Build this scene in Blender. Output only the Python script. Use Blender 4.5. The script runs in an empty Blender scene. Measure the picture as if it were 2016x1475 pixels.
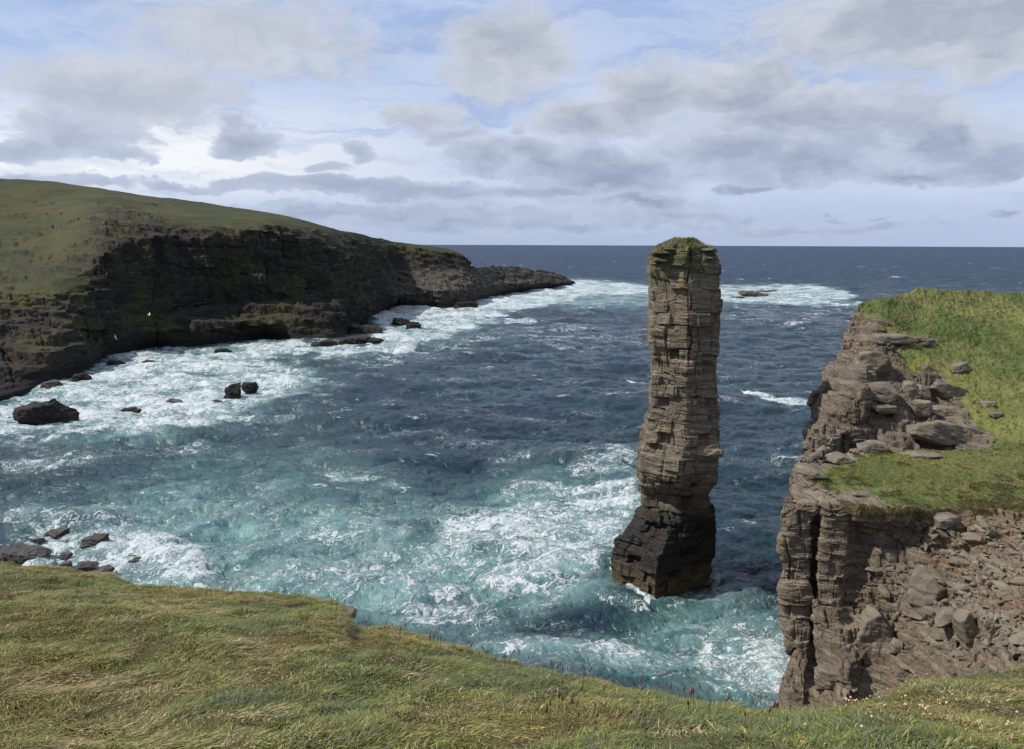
import bpy, math
import numpy as np
from mathutils import Matrix, Vector

# ------------------------------------------------------------------ camera
scene = bpy.context.scene
CAMZ = 34.0
F = 1560.0                      # focal length in photograph pixels (2016 wide)
CX, CY = 1008.0, 737.5
PITCH = math.radians(9.37)
ROLL = math.radians(0.2)
fw = np.array([0, math.cos(PITCH), -math.sin(PITCH)])
r0 = np.array([1.0, 0, 0]); u0 = np.array([0, math.sin(PITCH), math.cos(PITCH)])
rt = r0 * math.cos(ROLL) + u0 * math.sin(ROLL)
up = -r0 * math.sin(ROLL) + u0 * math.cos(ROLL)
cam_d = bpy.data.cameras.new("camera"); cam = bpy.data.objects.new("camera", cam_d)
scene.collection.objects.link(cam); scene.camera = cam
cam_d.sensor_width = 36.0; cam_d.lens = 36.0 * F / 2016.0
cam_d.clip_start = 0.1; cam_d.clip_end = 60000
cam.matrix_world = Matrix(((rt[0], up[0], -fw[0], 0), (rt[1], up[1], -fw[1], 0),
                           (rt[2], up[2], -fw[2], CAMZ), (0, 0, 0, 1)))
scene.render.resolution_x = 1024; scene.render.resolution_y = 749

# ------------------------------------------------------------------ light
SUN_EL = math.radians(47)
SUN_AZ = math.radians(-95)      # azimuth from +Y, negative = towards -X (left)
SUN_STR = 5.0
sd = np.array([math.sin(SUN_AZ) * math.cos(SUN_EL), math.cos(SUN_AZ) * math.cos(SUN_EL), math.sin(SUN_EL)])
sl = bpy.data.lights.new("sun", 'SUN'); so = bpy.data.objects.new("sun", sl)
scene.collection.objects.link(so)
sl.energy = SUN_STR; sl.angle = math.radians(0.6); sl.color = (1.0, 0.95, 0.87)
so.rotation_euler = Vector(-sd).to_track_quat('-Z', 'Y').to_euler()
so.location = (0, 0, 200)
scene.view_settings.view_transform = 'Standard'; scene.view_settings.look = 'None'
scene.view_settings.exposure = 0.0; scene.view_settings.gamma = 1.0
scene.render.engine = 'CYCLES'
scene.cycles.max_bounces = 5; scene.cycles.diffuse_bounces = 2; scene.cycles.glossy_bounces = 3
scene.cycles.use_denoising = True
scene.render.use_persistent_data = False


# ------------------------------------------------------------------ node helpers
class NT:
    def __init__(s, tree):
        s.t = tree; s.n = tree.nodes; s.l = tree.links
    def new(s, typ, **kw):
        nd = s.n.new(typ)
        for k, v in kw.items(): setattr(nd, k, v)
        return nd
    def put(s, sock, v):
        if hasattr(v, 'is_output') or isinstance(v, bpy.types.NodeSocket): s.l.new(v, sock)
        elif v is not None:
            try: sock.default_value = v
            except Exception: sock.default_value = tuple(v) + (1.0,)
    def m(s, op, a, b=None, c=None, clamp=False):
        nd = s.new('ShaderNodeMath', operation=op); nd.use_clamp = clamp
        s.put(nd.inputs[0], a)
        if b is not None: s.put(nd.inputs[1], b)
        if c is not None: s.put(nd.inputs[2], c)
        return nd.outputs[0]
    def vm(s, op, a, b=None, c=None):
        nd = s.new('ShaderNodeVectorMath', operation=op)
        s.put(nd.inputs[0], a)
        if b is not None: s.put(nd.inputs[1], b)
        if c is not None: s.put(nd.inputs[2], c)
        return nd.outputs['Value'] if op in ('LENGTH', 'DOT_PRODUCT', 'DISTANCE') else nd.outputs[0]
    def sep(s, v):
        nd = s.new('ShaderNodeSeparateXYZ'); s.put(nd.inputs[0], v); return nd.outputs
    def comb(s, x, y, z):
        nd = s.new('ShaderNodeCombineXYZ')
        s.put(nd.inputs[0], x); s.put(nd.inputs[1], y); s.put(nd.inputs[2], z); return nd.outputs[0]
    def noise(s, v, scale=1.0, detail=4, rough=0.55, dist=0.0, lac=2.0, typ='FBM', norm=True):
        nd = s.new('ShaderNodeTexNoise'); nd.noise_type = typ
        if hasattr(nd, 'normalize'): nd.normalize = norm
        s.put(nd.inputs['Vector'], v); nd.inputs['Scale'].default_value = scale
        nd.inputs['Detail'].default_value = detail; nd.inputs['Roughness'].default_value = rough
        nd.inputs['Distortion'].default_value = dist; nd.inputs['Lacunarity'].default_value = lac
        return nd.outputs[0], nd.outputs[1]
    def vor(s, v, scale=1.0, feature='F1', rnd=1.0):
        nd = s.new('ShaderNodeTexVoronoi', feature=feature)
        s.put(nd.inputs['Vector'], v); nd.inputs['Scale'].default_value = scale
        nd.inputs['Randomness'].default_value = rnd
        return nd.outputs
    def ss(s, v, a, b, lo=0.0, hi=1.0):
        nd = s.new('ShaderNodeMapRange', interpolation_type='SMOOTHSTEP')
        s.put(nd.inputs[0], v); s.put(nd.inputs[1], a); s.put(nd.inputs[2], b)
        s.put(nd.inputs[3], lo); s.put(nd.inputs[4], hi); return nd.outputs[0]
    def lin(s, v, a, b, lo=0.0, hi=1.0):
        nd = s.new('ShaderNodeMapRange'); nd.clamp = True
        s.put(nd.inputs[0], v); s.put(nd.inputs[1], a); s.put(nd.inputs[2], b)
        s.put(nd.inputs[3], lo); s.put(nd.inputs[4], hi); return nd.outputs[0]
    def mix(s, f, a, b, mode='MIX'):
        nd = s.new('ShaderNodeMix', data_type='RGBA', blend_type=mode)
        s.put(nd.inputs[0], f)
        for sock, v in ((nd.inputs[6], a), (nd.inputs[7], b)):
            if isinstance(v, (tuple, list)): sock.default_value = tuple(v)[:3] + (1.0,)
            else: s.l.new(v, sock)
        return nd.outputs[2]
    def attr(s, name):
        nd = s.new('ShaderNodeAttribute', attribute_name=name); return nd.outputs
    def bump(s, h, strength=0.5, dist=0.1, normal=None):
        nd = s.new('ShaderNodeBump'); s.put(nd.inputs['Height'], h)
        nd.inputs['Strength'].default_value = strength; nd.inputs['Distance'].default_value = dist
        if normal is not None: s.l.new(normal, nd.inputs['Normal'])
        return nd.outputs[0]


# ------------------------------------------------------------------ world: sky and clouds
def px_dir(px, py):
    d = fw + rt * (px - CX) / F + up * (CY - py) / F
    return d / np.linalg.norm(d)

world = bpy.data.worlds.new("World"); scene.world = world; world.use_nodes = True
wt = NT(world.node_tree); wt.n.clear()
geo = wt.new('ShaderNodeTexCoord').outputs['Generated']
sky = wt.new('ShaderNodeTexSky', sky_type='NISHITA'); sky.sun_disc = False
sky.sun_elevation = SUN_EL; sky.sun_rotation = SUN_AZ
sky.air_density = 1.0; sky.dust_density = 1.4; sky.ozone_density = 1.5
dx, dy, dz = wt.sep(geo)[0:3]
az = wt.m('ARCTAN2', dx, dy)
el = wt.m('ARCSINE', wt.m('MAXIMUM', dz, 0.0))
AE = wt.comb(az, el, 0.0)
# clouds shrink towards the horizon
persp = wt.m('ADD', el, 0.10)
cu = wt.m('DIVIDE', az, persp); cv = wt.m('LOGARITHM', persp, 2.718)
CP = wt.comb(cu, wt.m('MULTIPLY', cv, 9.0), 0.0)
n1, n1c = wt.noise(wt.vm('MULTIPLY', AE, (9, 21, 1)), 1.0, 7, 0.58)
warp = wt.vm('MULTIPLY', wt.vm('SUBTRACT', n1c, (0.5, 0.5, 0.5)), (0.11, 0.06, 0))
nw2 = wt.noise(wt.vm('MULTIPLY', AE, (34, 60, 1)), 1.0, 4, 0.6)[1]
warp = wt.vm('ADD', warp, wt.vm('MULTIPLY', wt.vm('SUBTRACT', nw2, (0.5, 0.5, 0.5)), (0.022, 0.016, 0)))
AW = wt.vm('ADD', AE, warp)

CLOUDS = [  # px, py, rx, ry, weight, softness class
 (280,175,175,62,1.0),(130,150,150,45,.8),(500,70,270,80,.85),(650,120,120,50,.6),(150,262,120,42,1.0),(40,285,80,20,1.0),
 (235,302,50,13,.9),(480,275,62,26,1.1),(700,298,36,18,1.0),(655,330,32,12,.8),(300,275,26,14,.6),
 (1000,105,125,85,1.1),(840,225,75,30,.9),(900,260,60,25,.9),(955,310,70,32,1.1),(1140,238,78,30,1.1),(1015,245,24,20,.8),
 (1275,185,100,62,1.1),(1450,170,110,60,1.1),(1560,225,150,52,1.1),(1730,240,150,45,1.1),(1840,265,105,38,1.15),
 (1050,300,60,28,1.1),(1120,325,120,40,1.1),(1215,345,140,42,1.15),(1390,290,110,34,1.05),(1560,335,130,34,1.1),
 (1480,300,170,40,1.0),(1650,310,180,40,.9),(1790,350,100,20,1.0),(1960,310,90,38,1.0),(1780,170,50,18,.7),
 (1850,25,330,75,1.15),(1980,60,170,70,1.1),(350,360,90,10,.9),(640,368,240,15,1.0),(860,382,150,18,1.1),
 (1080,378,110,14,1.1),(1240,400,150,14,1.0),(1440,380,22,8,1.0),(1480,380,22,8,1.0),(1655,430,30,4,.9),(1725,430,22,4,.9),
 (1995,425,38,7,1.1),(1300,425,260,12,.8),(700,420,420,16,1.0),(1000,440,500,18,.9),(1500,450,420,9,.75),(90,355,190,12,.8)]
acc = None
for (px, py, rx, ry, wgt) in CLOUDS:
    d = px_dir(px, py); a0 = math.atan2(d[0], d[1]); e0 = math.asin(max(d[2], 0.001))
    k = F * math.hypot(1, (px - CX) / F)
    dd = wt.vm('MULTIPLY', wt.vm('SUBTRACT', AW, (a0, e0, 0)), (k / rx / 1.22, F / ry / 1.22, 0))
    q = wt.vm('DOT_PRODUCT', dd, dd)
    b = wt.m('MULTIPLY', wt.m('EXPONENT', wt.m('MULTIPLY', q, -0.9)), wgt)
    acc = b if acc is None else wt.m('SMOOTH_MAX', acc, b, 0.25)
# clouds over the rest of the sky (outside the view)
out_noise = wt.noise(wt.vm('MULTIPLY', CP, (1.1, 0.5, 1)), 1.0, 5, 0.55)[0]
view_mask = wt.ss(wt.m('ABSOLUTE', az), 0.62, 0.9)
view_mask = wt.m('MAXIMUM', view_mask, wt.ss(el, 0.34, 0.5))
acc = wt.m('ADD', acc, wt.m('MULTIPLY', view_mask, wt.ss(out_noise, 0.42, 0.6)))
fine = wt.noise(wt.vm('MULTIPLY', AW, (30, 55, 1)), 1.0, 6, 0.6)[0]
dens = wt.m('ADD', acc, wt.m('MULTIPLY', wt.m('SUBTRACT', fine, 0.5), 0.75))
alpha = wt.ss(dens, 0.38, wt.lin(el, 0.10, 0.28, 0.64, 0.90))
core = wt.ss(dens, 0.55, 1.25)
# thin high streaks
st1 = wt.noise(wt.vm('MULTIPLY', AW, (5, 34, 1)), 1.0, 6, 0.6, 0.4)[0]
st2 = wt.noise(wt.vm('MULTIPLY', AW, (2.2, 8, 1)), 1.0, 3, 0.5)[0]
low = wt.ss(el, 0.30, 0.04)
hz = wt.ss(el, 0.0, 0.05)
lft = wt.ss(az, 0.15, -0.45)
streak = wt.m('MULTIPLY', wt.ss(wt.m('ADD', st1, wt.m('MULTIPLY', low, 0.15)), 0.34, 0.66),
              wt.lin(st2, 0.3, 0.7, 0.45, 1.0))
band = wt.m('MULTIPLY', wt.m('MULTIPLY', wt.ss(el, 0.035, 0.085), wt.ss(el, 0.20, 0.11)), wt.m('ADD', wt.m('MULTIPLY', lft, 0.75), 0.32))
streak = wt.m('MAXIMUM', streak, wt.m('MULTIPLY', band, wt.ss(st1, 0.30, 0.55)))
S = 0.1                                          # background strength; cloud radiances are divided by it
def C(r, g, b): return (r / S, g / S, b / S)
skyc = wt.mix(0.8, sky.outputs[0], C(0.40, 0.53, 0.84))
skyc = wt.mix(wt.ss(el, 0.12, 0.0, 0.0, 0.75), skyc, C(0.43, 0.515, 0.69))
thin = wt.mix(wt.m('MULTIPLY', band, 1.0), C(0.63, 0.72, 0.90), C(0.98, 0.99, 1.0))
c1 = wt.mix(wt.m('MULTIPLY', streak, wt.ss(el, 0.0, 0.06, 0.25, 0.85)), skyc, thin)
warm = wt.ss(el, 0.06, 0.20)
lite = wt.mix(warm, C(0.50, 0.57, 0.73), C(0.62, 0.655, 0.73))
dark = wt.mix(warm, C(0.30, 0.355, 0.50), C(0.40, 0.44, 0.53))
mott = wt.noise(wt.vm('MULTIPLY', AW, (13, 26, 1)), 1.0, 4, 0.5)[0]
mo2 = wt.noise(wt.vm('MULTIPLY', wt.vm('ADD', AW, (-0.006, 0.012, 0)), (13, 26, 1)), 1.0, 4, 0.5)[0]
fi2 = wt.noise(wt.vm('MULTIPLY', wt.vm('ADD', AW, (-0.003, 0.006, 0)), (30, 55, 1)), 1.0, 6, 0.6)[0]
emb = wt.m('ADD', wt.m('MULTIPLY', wt.m('SUBTRACT', mo2, mott), 2.2), wt.m('MULTIPLY', wt.m('SUBTRACT', fi2, fine), 1.5))
core = wt.m('ADD', core, emb)
cc = wt.mix(wt.m('ADD', wt.m('MULTIPLY', core, wt.ss(az, -0.35, 0.3, 0.55, 0.85)), wt.m('MULTIPLY', wt.m('SUBTRACT', mott, 0.45), 1.8), clamp=True), lite, dark)
c2 = wt.mix(wt.m('MULTIPLY', alpha, 0.93), c1, cc)
below = wt.ss(dz, 0.0, -0.02)
c2 = wt.mix(below, c2, C(0.10, 0.14, 0.18))
bg = wt.new('ShaderNodeBackground'); wt.l.new(c2, bg.inputs[0]); bg.inputs[1].default_value = S
wo = wt.new('ShaderNodeOutputWorld'); wt.l.new(bg.outputs[0], wo.inputs[0])
world.cycles.sampling_method = 'MANUAL'; world.cycles.sample_map_resolution = 512


# ------------------------------------------------------------------ numpy helpers
rng = np.random.default_rng(7)

def hash3(ix, iy, iz, seed=0):
    h = (ix.astype(np.int64) * 374761393 + iy.astype(np.int64) * 668265263 + iz.astype(np.int64) * 2147483647 + seed * 1274126177) & 0xFFFFFFFF
    h = ((h ^ (h >> 13)) * 1274126177) & 0xFFFFFFFF
    h = ((h ^ (h >> 16)) * 2246822519) & 0xFFFFFFFF
    return ((h ^ (h >> 15)) & 0xFFFFFF) / float(0xFFFFFF)

def vnoise(x, y, z, seed=0):
    """smooth value noise, -1..1"""
    ix = np.floor(x); iy = np.floor(y); iz = np.floor(z)
    fx = x - ix; fy = y - iy; fz = z - iz
    fx = fx * fx * fx * (fx * (fx * 6 - 15) + 10); fy = fy * fy * fy * (fy * (fy * 6 - 15) + 10); fz = fz * fz * fz * (fz * (fz * 6 - 15) + 10)
    r = 0
    for a in (0, 1):
        wx = fx if a else 1 - fx
        for b in (0, 1):
            wy = fy if b else 1 - fy
            for c in (0, 1):
                wz = fz if c else 1 - fz
                r = r + hash3(ix + a, iy + b, iz + c, seed) * wx * wy * wz
    return r * 2 - 1

def fbm(x, y, z, oct=4, seed=0, gain=0.5):
    r = 0; a = 1.0; s = 0
    for i in range(oct):
        r = r + a * vnoise(x * 2 ** i + 13.7 * i, y * 2 ** i + 7.1 * i, z * 2 ** i, seed + i * 17); s += a; a *= gain
    return r / s

def smooth(e0, e1, x):
    t = np.clip((x - e0) / (e1 - e0), 0, 1); return t * t * (3 - 2 * t)

def W(px, py, Y=None, z=None):
    """point in the world seen at pixel px,py of the photograph, at depth Y or height z"""
    d = fw + rt * (px - CX) / F + up * (CY - py) / F
    t = Y / d[1] if Y is not None else (z - CAMZ) / d[2]
    return np.array([0, 0, CAMZ]) + d * t

def proj(P):
    q = P - np.array([0, 0, CAMZ])
    zc = q @ fw
    return CX + F * (q @ rt) / np.maximum(zc, 1e-3), CY - F * (q @ up) / np.maximum(zc, 1e-3)

def mesh_obj(name, V, faces4=None, mat=None, parent=None, attrs=None, colors=None, smooth_shade=True, tris=None):
    me = bpy.data.meshes.new(name)
    nv = len(V); me.vertices.add(nv); me.vertices.foreach_set('co', np.ascontiguousarray(V, dtype=np.float32).ravel())
    parts = []; sizes = []
    if faces4 is not None and len(faces4): parts.append(np.asarray(faces4, dtype=np.int32).ravel()); sizes.append(np.full(len(faces4), 4, dtype=np.int32))
    if tris is not None and len(tris): parts.append(np.asarray(tris, dtype=np.int32).ravel()); sizes.append(np.full(len(tris), 3, dtype=np.int32))
    li = np.concatenate(parts); sz = np.concatenate(sizes)
    me.loops.add(len(li)); me.loops.foreach_set('vertex_index', li)
    me.polygons.add(len(sz)); st = np.concatenate([[0], np.cumsum(sz)[:-1]]).astype(np.int32)
    me.polygons.foreach_set('loop_start', st); me.polygons.foreach_set('loop_total', sz)
    me.update(calc_edges=True)
    me.polygons.foreach_set('use_smooth', np.full(len(sz), smooth_shade, dtype=bool))
    for k, v in (attrs or {}).items():
        a = me.attributes.new(k, 'FLOAT', 'POINT'); a.data.foreach_set('value', np.ascontiguousarray(v, dtype=np.float32).ravel())
    for k, v in (colors or {}).items():
        a = me.attributes.new(k, 'FLOAT_COLOR', 'POINT')
        c = np.ones((nv, 4), dtype=np.float32); c[:, :3] = v; a.data.foreach_set('color', c.ravel())
    if mat: me.materials.append(mat)
    o = bpy.data.objects.new(name, me); scene.collection.objects.link(o)
    if parent: o.parent = parent
    return o

def grid_faces(nr, nc, wrap=False):
    i = np.arange(nr - 1)[:, None]; j = np.arange(nc if wrap else nc - 1)[None, :]
    a = i * nc + j; b = i * nc + (j + 1) % nc; c = (i + 1) * nc + (j + 1) % nc; d = (i + 1) * nc + j
    return np.stack([a, b, c, d], -1).reshape(-1, 4)

def tag(o, label=None, cat=None, group=None, kind=None):
    if label: o['label'] = label
    if cat: o['category'] = cat
    if group: o['group'] = group
    if kind: o['kind'] = kind
    return o

def empty(name, loc):
    o = bpy.data.objects.new(name, None); scene.collection.objects.link(o); o.location = loc; return o

def resample(K, si, sj):
    """K[ni][nj][c] knots -> fine grid. si/sj = samples per span. Catmull-Rom along i, linear along j."""
    K = np.asarray(K, dtype=float); ni, nj, c = K.shape
    tj = np.concatenate([np.linspace(j, j + 1, sj[j], endpoint=False) for j in range(nj - 1)] + [[nj - 1.0]])
    j0 = np.minimum(tj.astype(int), nj - 2); f = (tj - j0)[None, :, None]
    A = K[:, j0] * (1 - f) + K[:, j0 + 1] * f
    ti = np.concatenate([np.linspace(i, i + 1, si[i], endpoint=False) for i in range(ni - 1)] + [[ni - 1.0]])
    i0 = np.minimum(ti.astype(int), ni - 2); t = (ti - i0)[:, None, None]
    p1 = A[i0]; p2 = A[i0 + 1]; p0 = A[np.maximum(i0 - 1, 0)]; p3 = A[np.minimum(i0 + 2, ni - 1)]
    m1 = (p2 - p0) * 0.35; m2 = (p3 - p1) * 0.35
    t2 = t * t; t3 = t2 * t
    return (2 * t3 - 3 * t2 + 1) * p1 + (t3 - 2 * t2 + t) * m1 + (-2 * t3 + 3 * t2) * p2 + (t3 - t2) * m2

def blur(G, n, axis):
    for _ in range(n):
        H = G.copy()
        a = np.moveaxis(G, axis, 0); h = np.moveaxis(H, axis, 0)
        h[1:-1] = a[:-2] * .25 + a[1:-1] * .5 + a[2:] * .25
        G = H
    return G

def grid_normals(G, toward):
    du = np.gradient(G, axis=0); dv = np.gradient(G, axis=1)
    n = np.cross(du, dv); n /= np.maximum(np.linalg.norm(n, axis=-1, keepdims=True), 1e-9)
    s = np.sign(np.sum(n * (np.asarray(toward) - G), axis=-1).mean()) or 1
    return n * s

class Beds:
    """irregular sedimentary beds with joints: piecewise protrusion plus open grooves"""
    def __init__(s, seed, mean, zmin=-30, zmax=80):
        r = np.random.default_rng(seed)
        n = int((zmax - zmin) / mean * 1.6)
        th = mean * r.lognormal(-0.15, 0.55, n)
        s.edges = zmin + np.cumsum(th); s.p = r.uniform(-1, 1, n + 2); s.jw = r.uniform(0.6, 2.2, n + 2) * mean * 1.9
        s.off = r.uniform(0, 50, n + 2); s.seed = seed
    def __call__(s, q, u, v=None, jointy=1.0):
        b = np.searchsorted(s.edges, q); b = np.clip(b, 1, len(s.edges) - 1)
        de = np.minimum(q - s.edges[b - 1], s.edges[b] - q)
        jw = s.jw[b]
        cu = (u + s.off[b]) / jw; iu = np.floor(cu); fu = np.minimum(cu - iu, 1 - (cu - iu)) * jw
        if v is not None:
            cv = (v + s.off[b] * 1.7) / jw; iv = np.floor(cv)
        else: iv = np.zeros_like(iu)
        blk = hash3(b, iu, iv, s.seed) * 2 - 1
        return s.p[b], blk, de, fu

BED_L = Beds(3, 2.4); BED_M = Beds(11, 0.85); BED_S = Beds(23, 0.28)

def rock_disp(P, u, v=None, dip=(0.0, 0.0), amp=1.0, scale=1.0, lateral=1.0, seed=0):
    """outward displacement of a jointed, bedded rock face"""
    x, y, z = P[..., 0], P[..., 1], P[..., 2]
    s = scale
    wv = fbm(x / (4 * s), y / (4 * s), z / (4 * s), 3, seed + 5)
    q = (z + dip[0] * x + dip[1] * y) / s + wv * 0.75
    uu = u / s + 0.5 * fbm(x / (2 * s), y / (2 * s), z / (2.0 * s), 2, seed + 9)
    vv = None if v is None else v / s
    pL, bL, dL, fL = BED_L(q, uu, vv); pM, bM, dM, fM = BED_M(q, uu, vv); pS, bS, dS, fS = BED_S(q, uu, vv)
    mod = 0.55 + 0.45 * fbm(x / (5 * s), y / (5 * s), z / (5 * s), 2, seed + 31)
    la = fbm(u / (2.6 * s), z / (1.6 * s), 0 * z + 3.0, 3, seed + 41)
    lb = smooth(-0.15, 0.45, fbm(u / (1.1 * s), q / 1.2, 0 * z + 9.0, 3, seed + 43))
    d = 0.16 * pL * la * 2 + 0.40 * bL * lateral + 0.12 * pM * la * 2 + 0.24 * bM * lateral * mod + 0.06 * pS * lb + 0.07 * bS
    d -= 0.20 * np.exp(-(dL / 0.06) ** 2) * (0.2 + mod) * lb + 0.10 * np.exp(-(dM / 0.035) ** 2) * lb + 0.035 * np.exp(-(dS / 0.03) ** 2)
    d -= 0.28 * np.exp(-(fL / 0.09) ** 2) * lateral + 0.10 * np.exp(-(fM / 0.05) ** 2) * lateral
    d += 0.10 * fbm(x / (0.9 * s), y / (0.9 * s), z / (0.5 * s), 4, seed + 2)
    return d * amp * s

# ------------------------------------------------------------------ materials
def new_mat(name):
    m = bpy.data.materials.new(name); m.use_nodes = True
    t = NT(m.node_tree); t.n.clear()
    out = t.new('ShaderNodeOutputMaterial'); bs = t.new('ShaderNodeBsdfPrincipled')
    t.l.new(bs.outputs[0], out.inputs[0])
    return m, t, bs, out

def rock_color(t, cols, sc=1.0, dip=(0.0, 0.0)):
    """bedded sandstone colour and bump height from the real position"""
    pos = t.new('ShaderNodeNewGeometry').outputs['Position']
    x, y, z = t.sep(pos)[0:3]
    q = t.m('ADD', z, t.m('ADD', t.m('MULTIPLY', x, dip[0]), t.m('MULTIPLY', y, dip[1])))
    P = t.comb(x, y, q)
    n_big = t.noise(P, 0.16 * sc, 4, 0.55)[0]
    n_mid = t.noise(P, 0.9 * sc, 6, 0.62)[0]
    bedv = t.comb(t.m('MULTIPLY', x, 0.10), t.m('MULTIPLY', y, 0.10), t.m('MULTIPLY', q, 1.6))
    n_bed = t.noise(bedv, 1.6 * sc, 6, 0.7, 0.35)[0]
    fine = t.noise(P, 9.0 * sc, 6, 0.7)[0]
    c = t.mix(t.ss(n_bed, 0.38, 0.60), cols[0], cols[1])
    c = t.mix(t.ss(n_mid, 0.42, 0.70), c, cols[2])
    c = t.mix(t.m('MULTIPLY', t.ss(n_big, 0.45, 0.7), 0.7), c, cols[3])
    c = t.mix(t.m('MULTIPLY', t.ss(fine, 0.5, 0.8), 0.5), c, cols[4])
    crk = t.vor(t.vm('ADD', t.comb(t.m('MULTIPLY', x, 1.0), t.m('MULTIPLY', y, 1.0), t.m('MULTIPLY', q, 2.2)),
                     t.vm('MULTIPLY', t.noise(P, 1.3 * sc, 3, 0.5)[1], (0.9, 0.9, 0.5))), 0.9 * sc, 'DISTANCE_TO_EDGE')[0]
    lines = t.noise(t.comb(t.m('MULTIPLY', x, 0.35), t.m('MULTIPLY', y, 0.35), t.m('MULTIPLY', q, 9.0)), 1.0 * sc, 4, 0.75, 0.5)[0]
    h = t.m('ADD', t.m('MULTIPLY', t.ss(crk, 0.0, 0.05), 0.6), t.m('MULTIPLY', lines, 0.9))
    h = t.m('ADD', h, t.m('MULTIPLY', fine, 0.7))
    h = t.m('ADD', h, t.m('MULTIPLY', n_mid, 1.2))
    return pos, c, h, n_big, n_mid, fine

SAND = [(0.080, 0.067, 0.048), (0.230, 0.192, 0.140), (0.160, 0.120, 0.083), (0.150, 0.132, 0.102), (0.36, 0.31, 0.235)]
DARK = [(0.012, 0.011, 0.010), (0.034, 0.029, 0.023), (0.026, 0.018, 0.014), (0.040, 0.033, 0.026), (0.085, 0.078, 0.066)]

def turf_color(t, pos, sc=1.0, base='green'):
    n1 = t.noise(pos, 0.10 * sc, 5, 0.6)[0]; n2 = t.noise(pos, 0.55 * sc, 6, 0.65)[0]; n3 = t.noise(pos, 4.5 * sc, 6, 0.75)[0]
    if base == 'green':
        c = t.mix(t.ss(n1, 0.38, 0.62), (0.070, 0.098, 0.024), (0.165, 0.165, 0.048))
        c = t.mix(t.ss(n2, 0.50, 0.70), c, (0.16, 0.130, 0.050))
        c = t.mix(t.ss(n2, 0.46, 0.30), c, (0.045, 0.075, 0.016))
        c = t.mix(t.m('MULTIPLY', t.ss(n3, 0.52, 0.36), 0.7), c, (0.030, 0.048, 0.012))
        c = t.mix(t.m('MULTIPLY', t.ss(n3, 0.58, 0.75), 0.6), c, (0.26, 0.25, 0.085))
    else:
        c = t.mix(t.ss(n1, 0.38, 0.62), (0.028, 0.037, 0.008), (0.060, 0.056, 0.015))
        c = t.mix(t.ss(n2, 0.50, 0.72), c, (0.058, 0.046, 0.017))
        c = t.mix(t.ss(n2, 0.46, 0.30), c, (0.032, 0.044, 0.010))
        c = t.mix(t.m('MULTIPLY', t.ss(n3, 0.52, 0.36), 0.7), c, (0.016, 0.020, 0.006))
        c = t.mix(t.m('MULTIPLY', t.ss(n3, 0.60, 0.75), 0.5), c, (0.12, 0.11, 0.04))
    return c, t.m('ADD', t.m('MULTIPLY', n3, 1.0), t.m('MULTIPLY', n2, 1.5))

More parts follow.
